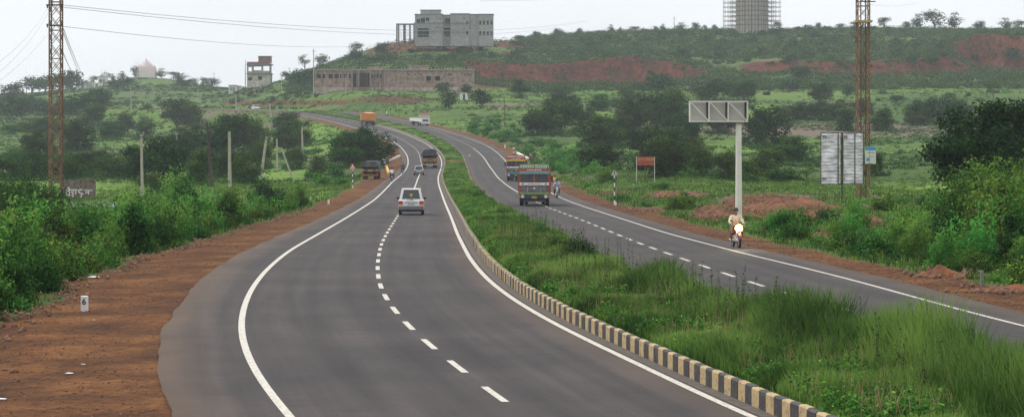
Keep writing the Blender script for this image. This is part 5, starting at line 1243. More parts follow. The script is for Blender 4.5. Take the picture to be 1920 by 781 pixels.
# ------------------------------------------------------------------ utility poles
def pole(xt, yt, xb, yb, label, m='pole_conc', arm=0, r_=.19, extra=None, hidden=0):
    x, y, z = P(xb, yb); k = y / F; r = thing('utility_pole', label, 'utility pole', (x, y, z), 0, None); H = (yb - yt) * k; dx = (xt - xb) * k
    q = MB(); q.tube((0, 0, -.4), (dx, 0, H), r_, r_ * .68, 8); q.build('shaft', M[m], r)
    if arm == 1:
        q = MB()
        q.path([(dx - 8 * k, -.2, H + .15), (dx - 6.5 * k, -.2, H - .25), (dx, -.2, H - .35), (dx + 6.5 * k, -.2, H - .25), (dx + 8 * k, -.2, H + .15)], .06, 6)
        q.build('cross_arm', M['pole_iron'], r)
        for s_ in (-1, 0, 1): q = MB(); q.tube((dx + s_ * 8 * k, -.14 if s_ else 0, H + .15 * abs(s_)), (dx + s_ * 8 * k, -.14 if s_ else 0, H + .15 + .22), .06, .04, 8); q.build('insulator', M['galv_dark'], r)
    if arm == 2:
        q = MB(); q.box(dx - .6, dx + .6, -.1, -.02, H - .9, H - .8); q.build('cross_arm', M['pole_iron'], r)
        for s_ in (-.5, .5): q = MB(); q.tube((dx + s_, -.06, H - .8), (dx + s_, -.06, H - .6), .05, .03, 6); q.build('insulator', M['galv_dark'], r)
    if extra == 'box': q = MB(); q.box(dx * .8 + .05, dx * .8 + .4, -.2, .15, H * .72, H * .86); q.build('fuse_box', M['black'], r)
    return r
pole(265, 252, 267, 366, 'concrete pole with forked V-shaped arm right of the painted wall', arm=1)
pole(331, 250, 334, 322, 'concrete pole with forked arm, partly behind the light sapling', arm=1)
pole(388, 229, 398, 352, 'tilted black iron pole with a small box near its top', 'pole_iron', extra='box', r_=.25)
pole(430, 247, 431, 350, 'straight bare concrete pole just right of the tilted black pole', r_=.25)
pole(500, 257, 488, 336, 'concrete pole leaning right with a short arm on its top', arm=1, r_=.25)
pole(519, 260, 520, 322, 'thin upright pole between the two leaning poles')
pole(527, 277, 549, 331, 'thin strut pole leaning left, right of the upright one', r_=.15)
pole(566, 238, 568, 298, 'slim pole right of the grove, nearer of two standing close', r_=.22)
pole(573, 218, 575, 266, 'slim pole right of the grove, farther of two standing close', r_=.24)
pole(505, 195, 511, 242, 'slightly leaning pole beside the far road behind the grove', arm=2, r_=.25)
pole(442, 178, 443, 208, 'short looking pole in front of the far road above the grove', arm=2, r_=.25)
pole(371, 168, 372, 218, 'pole left of where the far road disappears behind trees', arm=2, r_=.16)
pole(245, 165, 246, 209, 'lone pole on the upper left field below the temple hill', arm=2, r_=.16)
pole(528, 144, 528, 178, 'pole between the half-built house and the low building', arm=2, r_=.16)
pole(588, 92, 588, 180, 'tallest pole, at the left end of the low unfinished building', r_=.2, arm=2)
pole(648, 143, 649, 186, 'pole in front of the low unfinished building', r_=.16)
pole(401, 130, 402, 157, 'pole against the sky left of the small white huts', arm=2, r_=.16)
pole(460, 118, 460, 160, 'thin pole at the left side of the half-built house', r_=.24)
pole(1264, 29, 1264, 56, 'skyline pole with cross arms left of the scaffolded tower', arm=2, r_=.16, m='pole_iron')
pole(945, 175, 947, 238, 'thin dark pole on the slope right of the road bend', r_=.10, m='pole_iron')
pole(49, 148, 50, 192, 'pole on the far left ridge between hazy trees', r_=.18, m='pole_iron')
pole(139, 172, 139, 200, 'short pole on the ridge right of the left lattice tower', r_=.25, m='pole_iron')
# overhead wires
def wire(a, b, sag, label, rad=.016, n=14):
    a, b = Vector(a), Vector(b); pts = [a.lerp(b, i / n) - Vector((0, 0, sag * 4 * (i / n) * (1 - i / n))) for i in range(n + 1)]
    q = MB(); q.path(pts, rad, 4); return tag(q.build('wire', M['wire']), label, 'wire', 'overhead wires')
def W(px, py, d): return ((px - 960) * d / F, d, HC + (YH - py) * d / F)
wire(W(119, 10, yl), W(1100, 40, 520), 2.2, 'highest of the thin wires running from the left tower across the sky', .03)
wire(W(119, 14, yl), W(1050, 52, 520), 2.0, 'second thin wire from the left tower across the sky', .03)
wire(W(119, 50, yl), W(760, 76, 640), 1.8, 'lowest thin wire from the left tower across the sky', .03)
wire(W(92, 12, yl), W(-60, 150, 120), .8, 'uppermost wire falling left from the left lattice tower', .012)
wire(W(92, 22, yl), W(-60, 175, 120), .8, 'middle wire falling left from the left lattice tower', .012)
wire(W(92, 60, yl), W(-60, 190, 120), .5, 'lowest wire falling left from the left lattice tower', .012)
wire(W(118, 52, yl), W(160, 150, 700), .5, 'left one of three wires dropping right behind the left tower', .04)
wire(W(118, 60, yl), W(155, 148, 700), .5, 'middle one of three wires dropping right behind the left tower', .04)
wire(W(118, 98, yl), W(140, 140, 700), .5, 'right short wire dropping behind the left tower', .04)
wire(W(900, 2, 420), W(1300, -20, 900), 1, 'faint wire crossing the upper sky over the hill', .03)
wire(W(1625, 8, yr), W(1720, 5, 300), .3, 'short wire leaving the right tower to the right', .012)

# ------------------------------------------------------------------ litter, clods, heaps
def lump(name, px, py, wx, wy, h, m, label, cat, seed, rough=.35, n=40):
    x, y, z = P(px, py); rg = np.random.default_rng(seed); g = np.linspace(-1, 1, n); vs = []; fs = []
    for j in range(n):
        for i in range(n):
            u, v = g[i], g[j]; an = math.atan2(v, u); q = max(0, 1 - (math.hypot(u, v) * (1 + .55 * (float(fbm(math.cos(an) * 1.6 + seed, math.sin(an) * 1.6 + 5, 3)) - .3))) ** 1.5); X, Y = x + u * wx / 2, y + v * wy / 2
            zz = h * (q ** .8) * (.25 + 1.6 * float(fbm(X * .9 + seed, Y * .5, 4))) + q ** .3 * .22 * float(fbm(X * 5 + seed, Y * 3, 3) - .45)
            vs.append((X - x, Y - y, tz(X, Y) - z - .05 + zz))
    for j in range(n - 1):
        for i in range(n - 1): a = j * n + i; fs.append((a, a + 1, a + n + 1, a + n))
    q = MB(); q.add(vs, fs); return tag(q.build(name, m, None, loc=(x, y, z)), label, cat)
for i, a in enumerate(((1450, 394, 5.0, 8, .8, 'broad red earth heap just right of the gantry post'), (1340, 404, 2.6, 5, .55, 'rounded red earth heap left of the gantry post'), (1500, 386, 5, 9, .6, 'long red earth bank between gantry post and corrugated board'), (1610, 416, 3.2, 5, .55, 'dark red earth heap below the corrugated board'), (1765, 518, 2.2, 1.8, .32, 'small dark red soil heap on the right verge'), (1890, 545, 2.4, 2, .25, 'low red rubble heap at the right edge'), (1270, 366, 5.5, 8, .4, 'low red soil bank left of the gantry post'), (1225, 392, 2.5, 4, .25, 'small flat soil patch near the right warning sign'))):
    lump('earth_heap', *a[:5], M['soil_heap'], a[5], 'earth heap', 30 + i)
hp_ = sorted([(random.uniform(1300, 1590), random.uniform(374, 428), random.uniform(1.2, 2.6), random.uniform(1.5, 4), random.uniform(.2, .55)) for _ in range(12)])
for i, a in enumerate(hp_): lump('earth_heap', *a, M['soil_heap'], f"small rough red earth heap, {ordn(i + 1)} from the left round the gantry post", 'earth heap', 60 + i, n=26)
def bag(px, py, w_, label, seed):
    x, y, z = P(px, py); rg = np.random.default_rng(seed); n = 12; q = MB(); vs = []; fs = []
    for j in range(n):
        for i in range(n): u, v = i / (n - 1) - .5, j / (n - 1) - .5; vs.append((u * w_ + rg.uniform(-.01, .01), v * w_ * .6, .012 + .14 * w_ * float(vnoise(u * 6 + seed, v * 6)) * (1 - 2 * max(abs(u), abs(v)))))
    for j in range(n - 1):
        for i in range(n - 1): a = j * n + i; fs.append((a, a + 1, a + n + 1, a + n))
    q.add(vs, fs); return tag(q.build('plastic_scrap', M['plastic'], None, loc=(x, y, z + .02)), label, 'litter')
bag(176, 521, .42, 'larger white plastic bag lying by the left bushes', 1); bag(166, 517, .2, 'small white scrap left of the plastic bag', 2)
bag(130, 705, .17, 'white scrap on the dirt below the numbered stone', 3); bag(156, 688, .1, 'tiny white scrap just above the lower dirt scrap', 4); bag(176, 601, .08, 'tiny white pebble-like scrap right of the numbered stone', 5)
bag(2, 752, .2, 'bluish scrap at the lower left corner', 6)
def stones():
    rg = np.random.default_rng(31); V = []; Fs = []; n = 0
    def cast(Y, X, s):
        nonlocal n
        z = ter(X, Y)
        base = np.array([(1, 0, 0), (-1, 0, 0), (0, 1, 0), (0, -1, 0), (0, 0, 1), (0, 0, -1)], float); tri_ = np.array([(0, 2, 4), (2, 1, 4), (1, 3, 4), (3, 0, 4), (2, 0, 5), (1, 2, 5), (3, 1, 5), (0, 3, 5)])
        k = len(X); b = base[None] * s[:, None, None] * rg.uniform(.5, 1.2, (k, 6, 1)); v = b + np.stack([X, Y, z + s * .2], 1)[:, None]; V.append(v.reshape(-1, 3)); Fs.append((tri_[None] + (np.arange(k) * 6)[:, None, None]).reshape(-1, 3) + n); n += k * 6
    k = 30000; Y = 38 + 190 * rg.uniform(0, 1, k) ** 1.6; X = fVL(Y) - .8 + (fLA(Y) - fVL(Y) + .7) * rg.uniform(0, 1, k) ** 1.3; cast(Y, X, .008 + .03 * rg.uniform(0, 1, k) ** 5)
    k = 2600; Y = 40 + 140 * rg.uniform(0, 1, k) ** 1.3; X = fVL(Y) + rg.normal(0, .45, k); cast(Y, X, .025 + .10 * rg.uniform(0, 1, k) ** 3)
    k = 12000; Y = 55 + 240 * rg.uniform(0, 1, k) ** 1.3; X = fRA(Y) + .1 + 2.6 * rg.uniform(0, 1, k); cast(Y, X, .012 + .05 * rg.uniform(0, 1, k) ** 4)
    for a, b, c, d in RED:
        k = int(c * (9 if b < 480 else 3)); pts = [P(a + c * .95 * u * math.cos(t), b + d * .9 * u * math.sin(t)) for u, t in zip(rg.uniform(0, 1, k // 6) ** .6, rg.uniform(0, 6.28, k // 6))]
        A = np.array(pts); A = np.repeat(A, 6, 0) + rg.normal(0, .8, (len(A) * 6, 3)); cast(A[:, 1], A[:, 0], .03 + .16 * rg.uniform(0, 1, len(A)) ** 3)
    o = ob('gravel', npmesh('gravel', np.concatenate(V), np.concatenate(Fs), M['stone'])); o['kind'] = 'stuff'; tag(o, 'loose gravel and clods on the dirt verges', None)
stones()
#PART4
# ------------------------------------------------------------------ vehicles (local +y = forward)
def wheel(r, x, y, rad, wd, name='wheel', rimr=.58):
    q = MB(); q.lathe([(rad * .62, -wd / 2), (rad * .95, -wd / 2), (rad, -wd * .32), (rad, wd * .32), (rad * .95, wd / 2), (rad * .62, wd / 2)], (x, y, rad), 'x', 24); o = q.build(name, M['tyre'], r)
    s = 1 if x > 0 else -1
    q = MB(); q.tube((x - wd * .3 * s, y, rad), (x + wd * .34 * s, y, rad), rad * .63, rad * .6, 18); q.tube((x + wd * .34 * s, y, rad), (x + wd * .46 * s, y, rad), rad * .2, rad * .15, 10); q.build('rim', M['rim'], o); return o
def frustum(bx, y0, y1, z0, tx, y2, y3, z1):
    return [Vector(p) for p in ((-bx, y0, z0), (bx, y0, z0), (bx, y1, z0), (-bx, y1, z0), (-tx, y2, z1), (tx, y2, z1), (tx, y3, z1), (-tx, y3, z1))]
FR = [(0, 3, 2, 1), (4, 5, 6, 7), (0, 1, 5, 4), (1, 2, 6, 5), (2, 3, 7, 6), (3, 0, 4, 7)]
def pane(v, a, b, c, d, u0, u1, w0, w1, th=.012, inset=0):
    """a thin window laid on the quad face a,b,c,d (bottom left, bottom right, top right, top left)"""
    A, B, C, D_ = v[a], v[b], v[c], v[d]; f = lambda u, w_: (A * (1 - u) + B * u) * (1 - w_) + (D_ * (1 - u) + C * u) * w_
    n = (B - A).cross(D_ - A).normalized(); k = inset
    ps = [f(u0, w0), f(u1, w0), f(u1 - k, w1), f(u0 + k, w1)]
    q = MB(); q.add([p - n * .02 for p in ps] + [p + n * th for p in ps], [(3, 2, 1, 0), (4, 5, 6, 7), (0, 1, 5, 4), (1, 2, 6, 5), (2, 3, 7, 6), (3, 0, 4, 7)]); return q
def heading(f, y, away=True):
    dx = float(f(y + 4) - f(y - 4)) / 8; a = -math.atan(dx); return a if away else a + math.pi
def slope(y, away=True):
    s_ = float(zroad(y + 3) - zroad(y - 3)) / 6; return math.atan(s_) if away else -math.atan(s_)
def hatch(name, label, px, py, W_, H_, L_, mbody, f, away=True, rack=True, sticker=True, cat='car', rear=True):
    x, y, _ = P(px, py); z = float(zroad(y)) + .004; r = thing(name, label, cat, (x, y, z), heading(f, y, away)); r.rotation_euler[0] = slope(y, away)
    hw = W_ / 2; s = H_ / 1.85; l = L_ / 2
    zb = 1.02 * s                                    # belt line
    prof = [(-l + .05, .34), (-l, .55), (-l + .02, zb - .06), (-l + .07, zb), (l * .38, zb), (l * .95, zb - .12), (l, zb - .3), (l, .42), (l - .1, .34)]
    q = MB(); q.prism(prof, -hw, hw); q.build('body', M[mbody], r, bevel=.05)
    v = frustum(hw - .05, -l + .10, l * .34, zb - .01, hw - .22, -l + .34, l * .08, H_ - .05)
    q = MB(); q.add(v, FR); q.build('cabin', M[mbody], r, bevel=.035)
    pane(v, 0, 1, 5, 4, .11, .89, .12, .90, .022, .02).build('rear_window', M['glass'], r)
    pane(v, 2, 3, 7, 6, .07, .93, .1, .92, .022).build('windscreen', M['glass'], r)
    for s_, (a, b, c, d) in (('l', (3, 0, 4, 7)), ('r', (1, 2, 6, 5))):
        for u0, u1 in ((.05, .33), (.36, .62), (.65, .93)): pane(v, a, b, c, d, u0, u1, .14, .88, .022, .01).build('side_window', M['glass'], r)
    q = MB(); q.box(-hw + .01, hw - .01, -l - .10, -l + .02, .36, .62 * s); q.build('bumper', M['car_grey'], r, bevel=.03)
    q = MB(); q.box(-hw + .06, hw - .06, -l - .03, -l + .3, .22, .357); q.build('underbody', M['black'], r)
    q = MB(); q.box(-hw + .01, hw - .01, l - .02, l + .10, .34, .60 * s); q.build('bumper', M['car_grey'], r, bevel=.03)
    for sx in (-1, 1):
        q = MB(); a, b = sorted((sx * (hw - .005), sx * (hw - .30))); q.box(a, b, -l - .035, -l + .1, zb - .33, zb - .06, 0); q.box(a + .01, b - .01, -l - .045, -l - .02, zb - .33, zb - .24, 1); q.build('tail_lamp', [M['tail_red'], M['tail_amber']], r)
        q = MB(); a, b = sorted((sx * (hw - .04), sx * (hw - .34))); q.box(a, b, l - .05, l + .015, zb - .36, zb - .18); q.build('headlight', M['headlamp'], r)
        q = MB(); a, b = sorted((sx * (hw - .02), sx * (hw + .16))); q.box(a, b, l * .22, l * .26 + .06, zb + .02, zb + .17); q.build('side_mirror', M['black'], r, bevel=.02)
        for yy in (-l * .62, l * .62): wheel(r, sx * (hw - .09), yy, .31, .19)
    q = MB(); q.box(-.27, .27, -l - .06, -l - .03, zb - .32, zb - .19); pl = q.build('number_plate', M['white_paint'], r)
    q = MB()
    for i in range(5): xx = -.21 + i * .09; q.box(xx, xx + .045, -l - .068, -l - .0605, zb - .29, zb - .22)
    q.build('plate_digits', M['black'], pl)
    q = MB(); q.box(-.42, .42, -l - .045, -l + .0, zb - .165, zb - .125); q.build('boot_trim', M['car_grey'], r)
    q = MB(); q.box(-.30, .18, -l - .0, -l + .05, zb + .01, zb + .03); q.tube((.1, -l + .08, zb + .03), (-.25, -l + .13, zb + .22), .012, .012, 5); q.build('wiper', M['black'], r)
    if rack:
        for sx in (-1, 1): q = MB(); q.box(sx * (hw - .24) - .03, sx * (hw - .24) + .03, -l + .35, l * .06, H_ - .05, H_ + .0); q.build('roof_rail', M['cloth_pink'] if mbody == 'white_car' else M['chrome'], r)
    if sticker:
        A = (v[0] + v[1]) / 2; B = (v[4] + v[5]) / 2; p = A.lerp(B, .42); q = MB(); q.ell((p.x, p.y - .035, p.z), (.10, .02, .12), 12, 8); q.build('window_ornament', M['truck_yellow'], r)
    return r
hatch('parked_car' if False else 'car', 'white hatchback van with dark rear window driving away, nearest vehicle on the left road', 771.5, 410, 1.74, 1.86, 4.0, 'white_car', fLC)
hatch('car', 'small pale teal car driving away behind the black tarpaulin truck', 785.5, 332, 1.52, 1.42, 3.7, 'silver_car', fLC, rack=False, sticker=False)
hatch('car', 'tiny white car far away on the uppermost stretch of road at left', 479, 207, 1.7, 1.7, 4.2, 'white_car', fRC, False, rack=False, sticker=False)

def chassis(r, L_, W_, wr=.5, axles=(-2.6, 2.6), dual=(-2.6,)):
    q = MB(); q.box(-.45, .45, -L_ / 2 + .1, L_ / 2 - .3, .62, .86); q.build('chassis', M['galv_dark'], r)
    for ya in axles:
        q = MB(); q.tube((-W_ / 2 + .3, ya, wr), (W_ / 2 - .3, ya, wr), .09, .09, 8); q.build('axle', M['black'], r)
        for sx in (-1, 1):
            wheel(r, sx * (W_ / 2 - .16), ya, wr, .28)
            if ya in dual: wheel(r, sx * (W_ / 2 - .50), ya, wr, .26)
def deco_truck(label, px, py, f, P_, wpx=None):
    """decorated lorry facing the camera"""
    x, y, _ = P(px, py); z = float(zroad(y)) + .004; r = thing('truck', label, 'truck', (x, y, z), heading(f, y, False) - .055, None); r.rotation_euler[0] = slope(y, False)
    L_ = 8.4; W_ = 2.42; hw = W_ / 2; F_ = L_ / 2     # +y is the nose
    chassis(r, L_, W_, .52, (-2.5, 2.7), (-2.5,))
    mc = M[P_['cab']]
    q = MB(); y0, y1 = F_ - 1.7, F_
    q.box(-hw, hw, y0, y1 - .1, .86, 1.88); q.build('cab', mc, r, bevel=.03)
    for a, b in ((-hw, -hw + .11), (hw - .11, hw), (-.045, .045)): q = MB(); q.box(a, b, y1 - .22, y1 - .1, 1.883, 2.58); q.build('pillar', mc, r)
    q = MB(); q.box(-hw, hw, y0, y0 + .12, 1.883, 2.58); q.build('rear_wall', mc, r)
    q = MB(); q.box(-hw - .04, hw + .04, y0, y1 + .02, 2.583, 2.74); q.build('roof', mc, r, bevel=.02)
    for a, b in ((-hw + .112, -.047), (.047, hw - .112)):
        q = MB(); q.box(a, b, y1 - .18, y1 - .16, 1.886, 2.58); q.build('windscreen', M['truck_glass'], r)
        q = MB()
        for k in range(3): xx = a + (b - a) * (k + .5) / 3; q.box(xx - .012, xx + .012, y1 - .14, y1 - .125, 1.9, 2.56)
        q.build('window_bar', M['galv_dark'], r)
    for s_ in (-1, 1): a, b = sorted((s_ * (hw - .02), s_ * (hw - .035))); q = MB(); q.box(a, b, y0 + .14, y1 - .24, 1.9, 2.56); q.build('side_window', M['truck_glass'], r)
    q = MB(); q.box(-hw, hw, y1 + .022, y1 + .10, 2.58, 2.80); q.build('sun_visor', M[P_['visor']], r)
    q = MB(); q.box(-hw - .02, hw + .02, y1 - .1, y1 + .06, 2.803, 3.0); q.build('name_band', M[P_['band']], r)
    for k in range(9): xx = -.55 + k * .13; q = MB(); q.box(xx, xx + .07, y1 + .062, y1 + .075, 2.85, 2.95); q.build('band_letter', M['white_paint'], r)
    # crown board with rounded white letters
    pl = [(-hw - .02, 3.003), (hw + .02, 3.003), (hw + .02, 3.32), (hw * .6, 3.40), (0, 3.36), (-hw * .6, 3.40), (-hw - .02, 3.32)]
    q = MB(); q.plate(pl, y1 - .12, y1 - .04); q.build('crown_board', M[P_['crown']], r)
    q = MB(); yl_ = y1 - .024
    def ring(cx, rx, rz_, th, a0=0, a1=360, n_=14):
        pts = [(cx + rx * math.cos(R(a0 + (a1 - a0) * k / n_)), yl_, 3.18 + rz_ * math.sin(R(a0 + (a1 - a0) * k / n_))) for k in range(n_ + 1)]; q.path(pts, th, 5)
    for k in range(6):
        cx = -hw + .15 + k * .185
        if k == 0: ring(cx, .075, .12, .022, 0, 180, 8); q.tube((cx - .075, yl_, 3.18), (cx - .075, yl_, 3.05), .022, .022, 5); q.tube((cx + .075, yl_, 3.18), (cx + .075, yl_, 3.05), .022, .022, 5)
        else: ring(cx, .068, .12 + .015 * (k % 2), .022)
    for k in range(7):
        cx = .26 + k * .135; ring(cx, .05, .12, .020, 0, 180, 8); q.tube((cx - .05, yl_, 3.18), (cx - .05, yl_, 3.06), .020, .020, 5); q.tube((cx + .05, yl_, 3.18), (cx + .05, yl_, 3.06), .020, .020, 5)
    q.build('crown_lettering', M['white_paint'], r)
    q = MB(); q.ell((.1, y1 - .03, 3.19), (.11, .03, .14), 10, 8); q.build('emblem', M['truck_yellow'], r)
    # nose
    q = MB(); q.box(-hw + .02, hw - .02, y1 - .097, y1 + .02, 1.66, 1.88); q.build('bonnet_strip', M['white_paint'], r, bevel=.015)
    q = MB()
    for k in range(7): xx = -.5 + k * .15; q.box(xx, xx + .09, y1 + .022, y1 + .03, 1.72, 1.80)
    for xx in (-hw + .2, hw - .38): q.box(xx, xx + .17, y1 + .022, y1 + .03, 1.71, 1.82)
    q.build('strip_lettering', M['truck_orange'], r)
    q = MB(); q.box(-hw + .13, hw - .13, y1 - .097, y1 - .01, 1.12, 1.655); q.build('grille', M['black'], r)
    q = MB()
    for k in range(5): zz = 1.17 + k * .1; q.box(-hw + .16, hw - .16, y1 - .008, y1 + .008, zz, zz + .025)
    for xx in (-.55, .53): q.box(xx, xx + .03, y1 + .009, y1 + .02, 1.13, 1.65)
    q.build('grille_bars', M['chrome'], r)
    q = MB(); q.ell((0, y1 + .02, 1.40), (.08, .02, .08), 12, 8); q.build('badge', M['chrome'], r)
    for xx in (-.6, .6): q = MB(); q.tube((xx, y1 + .03, 1.62), (xx, y1 + .12, 1.62), .07, .07, 10); q.build('horn', M['black'], r)
    q = MB(); q.box(-hw + .02, hw - .02, y1 - .02, y1 + .10, .95, 1.115); q.build('stripe_panel', M[P_['stripe']], r)
    q = MB(); q.box(-hw + .3, hw - .3, y1 + .102, y1 + .115, 1.01, 1.05); q.build('stripe', M['truck_green'], r)
    q = MB(); q.box(-hw, hw, y1 - .05, y1 + .16, .58, .945); q.build('bumper', M[P_['bumper']], r, bevel=.03)
    for s_ in (-1, 1):
        q = MB(); q.tube((s_ * (hw - .28), y1 + .165, .77), (s_ * (hw - .28), y1 + .22, .77), .14, .13, 16); q.build('headlight', M['headlamp'], r)
        q = MB(); a, b = sorted((s_ * (hw - .02), s_ * (hw - .10))); q.box(a, b, y1 + .162, y1 + .18, .68, .86); q.build('indicator', M['tail_amber'], r)
        q = MB(); q.tube((s_ * hw, y1 - .2, 2.5), (s_ * (hw + .22), y1 - .02, 2.4), .02, .02, 6); q.box(s_ * (hw + .22) - .08, s_ * (hw + .22) + .08, y1 - .05, y1 - .0, 1.95, 2.42); q.build('side_mirror', M['black'], r)
    q = MB(); q.box(-.2, .2, y1 + .165, y1 + .18, .62, .78); q.build('number_plate', M['truck_yellow'], r)
    q = MB()
    for k in range(4): q.box(-.15 + k * .08, -.11 + k * .08, y1 + .182, y1 + .188, .66, .74)
    q.build('plate_digits', M['black'], r)
    q = MB(); q.box(-.9, .9, y1 - .2, y1 - .05, .34, .57); q.build('lower_guard', M['galv_dark'], r)
    # cargo body with side stakes and a tarpaulin
    q = MB(); yb = -L_ / 2; yf = F_ - 1.8
    q.box(-hw - .05, hw + .05, yb, yf, .9, 1.0); 
    for a, b in ((-hw - .05, -hw), (hw, hw + .05)): q.box(a, b, yb, yf, 1.003, P_['side'])
    q.box(-hw, hw, yf - .05, yf, 1.003, P_['side'] + .25); q.box(-hw, hw, yb, yb + .05, 1.003, P_['side']); q.build('cargo_body', M[P_['cargo']], r)
    q = MB(); n = 9
    for s_ in (-1, 1):
        q = MB()
        for k in range(n): yy = yb + .2 + (yf - yb - .4) * k / (n - 1); q.box(s_ * (hw + .075) - .022, s_ * (hw + .075) + .022, yy - .04, yy + .04, .95, P_['side'])
        q.build('side_stakes', M['truck_red'], r)
    q = MB(); m_ = 10; vs = []; fs = []
    for j in range(m_ + 1):
        for i in range(7): u = i / 6 * 2 - 1; yy = yb + .1 + (yf - yb - .2) * j / m_; vs.append((u * (hw - .02), yy, P_['side'] - .12 + P_['load'] * (1 - abs(u) ** 2.2) + .09 * math.sin(j * 2.1 + i)))
    for j in range(m_):
        for i in range(6): a = j * 7 + i; fs.append((a, a + 1, a + 8, a + 7))
    q.add(vs, fs); q.build('load_cover', M[P_['tarp']], r, smooth=True)
    return r
deco_truck('brightly decorated truck with orange cab and white lettered crown board facing the camera', 1002.5, 391, fRC, dict(cab='truck_orange', visor='truck_cyan', band='truck_orange', crown='truck_green', stripe='lime', bumper='dark_blue', cargo='truck_green', side=2.75, load=.35, tarp='tarp'))
deco_truck('second decorated truck with red cab, half hidden behind the larger decorated truck', 969, 342, fRC, dict(cab='truck_red', visor='truck_yellow', band='truck_orange', crown='truck_red', stripe='truck_cyan', bumper='dark_blue', cargo='truck_green', side=2.7, load=.3, tarp='tarp_grey'))

def rear_truck(label, x, y, rz, P_):
    z = tz(x, y) + .02 if P_.get('off') else float(zroad(y)) + .004
    r = thing('truck', label, 'truck', (x, y, z), rz); r.rotation_euler[0] = 0 if P_.get('off') else slope(y)
    L_ = P_.get('L', 7.6); W_ = P_.get('W', 2.4); hw = W_ / 2; b0 = -L_ / 2; c0 = L_ / 2 - 1.7
    chassis(r, L_, W_, .5, (b0 + 1.5, L_ / 2 - 1.2), (b0 + 1.5,))
    q = MB(); q.box(-hw + .05, hw - .05, c0 + .1, L_ / 2, .8, 2.45); q.build('cab', M[P_['cab']], r, bevel=.06)
    q = MB(); q.box(-hw, hw, b0, c0, 1.0, 1.1); q.box(-hw, -hw + .05, b0, c0, 1.103, P_['side']); q.box(hw - .05, hw, b0, c0, 1.103, P_['side']); q.box(-hw + .05, hw - .05, c0 - .05, c0, 1.103, P_['side']); q.build('cargo_body', M[P_['body']], r)
    q = MB(); q.box(-hw + .003, hw - .003, b0 - .06, b0 - .003, 1.05, P_['tail']); q.build('tailgate', M[P_['gate']], r)
    q = MB()
    for k in range(5): xx = -hw + .1 + (W_ - .2) * k / 4; q.box(xx - .035, xx + .035, b0 - .10, b0 - .062, 1.05, P_['tail'])
    q.build('tailgate_ribs', M[P_['rib']], r)
    # tarpaulin hood over the load
    n = 16; q = MB(); prof = []
    zt, H_ = P_['side'] - .25, P_['H']
    for i in range(n + 1): a = math.pi * i / n; prof.append((-(hw + .04) * math.copysign(abs(math.cos(a)) ** .55, math.cos(a)), zt + (H_ - zt) * abs(math.sin(a)) ** .6))
    m_ = 8; vs = []; fs = []
    for j in range(m_ + 1):
        yy = b0 - .05 + (c0 - b0) * j / m_
        for i, (a, c) in enumerate(prof): vs.append((a + random.uniform(-.02, .02), yy, c + random.uniform(-.04, .04) - (.10 if j in (2, 4, 6) else 0)))
    k1 = n + 1
    for j in range(m_):
        for i in range(n): a = j * k1 + i; fs.append((a, a + 1, a + k1 + 1, a + k1))
    fs += [tuple(range(k1)), tuple(range(len(vs) - 1, len(vs) - k1 - 1, -1))]
    q.add(vs, fs); q.build('tarpaulin', M[P_['tarp']], r, smooth=False)
    q = MB(); q.box(-hw, hw, b0 - .02, b0 + .08, .52, .66); q.build('rear_bar', M[P_['bar']], r)
    q = MB(); q.box(-.35, .35, b0 - .11, b0 - .103, P_['tail'] - .38, P_['tail'] - .12); q.build('painted_panel', M['mustard'] if P_['gate'] != 'mustard' else M['rust_dark'], r)
    for s_ in (-1, 1):
        q = MB(); a, b = sorted((s_ * (hw - .03), s_ * (hw - .25))); q.box(a, b, b0 - .09, b0 - .021, .70, .88); q.build('tail_lamp', M['tail_red'], r)
        q = MB(); a, b = sorted((s_ * (hw - .04), s_ * (hw - .30))); q.box(a, b, b0 - .14, b0 - .101, P_['tail'] - .28, P_['tail'] - .08); q.build('reflector', M[P_['refl']], r)
        q = MB(); q.box(s_ * (hw - .3) - .24, s_ * (hw - .3) + .24, b0 + .75, b0 + .78, .2, .95); q.build('mud_flap', M['black'], r)
        q = MB(); q.tube((s_ * hw, L_ / 2 - .4, 2.2), (s_ * (hw + .2), L_ / 2 - .3, 2.2), .02, .02, 6); q.box(s_ * (hw + .2) - .07, s_ * (hw + .2) + .07, L_ / 2 - .33, L_ / 2 - .29, 1.75, 2.2); q.build('side_mirror', M['black'], r)
    return r
x, y, _ = P(805.5, 317)
rear_truck('black truck under a dark tarpaulin with mustard tailboard driving away on the left road', x, y, heading(fLC, y), dict(cab='dark_blue', side=2.3, H=3.15, tail=1.65, gate='mustard', rib='rust_dark', body='dark_blue', tarp='tarp', bar='galv', refl='mustard'))
x, y, _ = P(697, 336)
rear_truck('parked truck with grey-black tarpaulin and orange tailboard on the left dirt verge', x, y, heading(fLC, y) - .04, dict(cab='dark_blue', side=2.0, H=2.5, tail=1.45, gate='rust_dark', rib='dark_blue', body='dark_blue', tarp='tarp_grey', bar='mustard', refl='tail_amber', off=True, W=2.15, L=6.2))

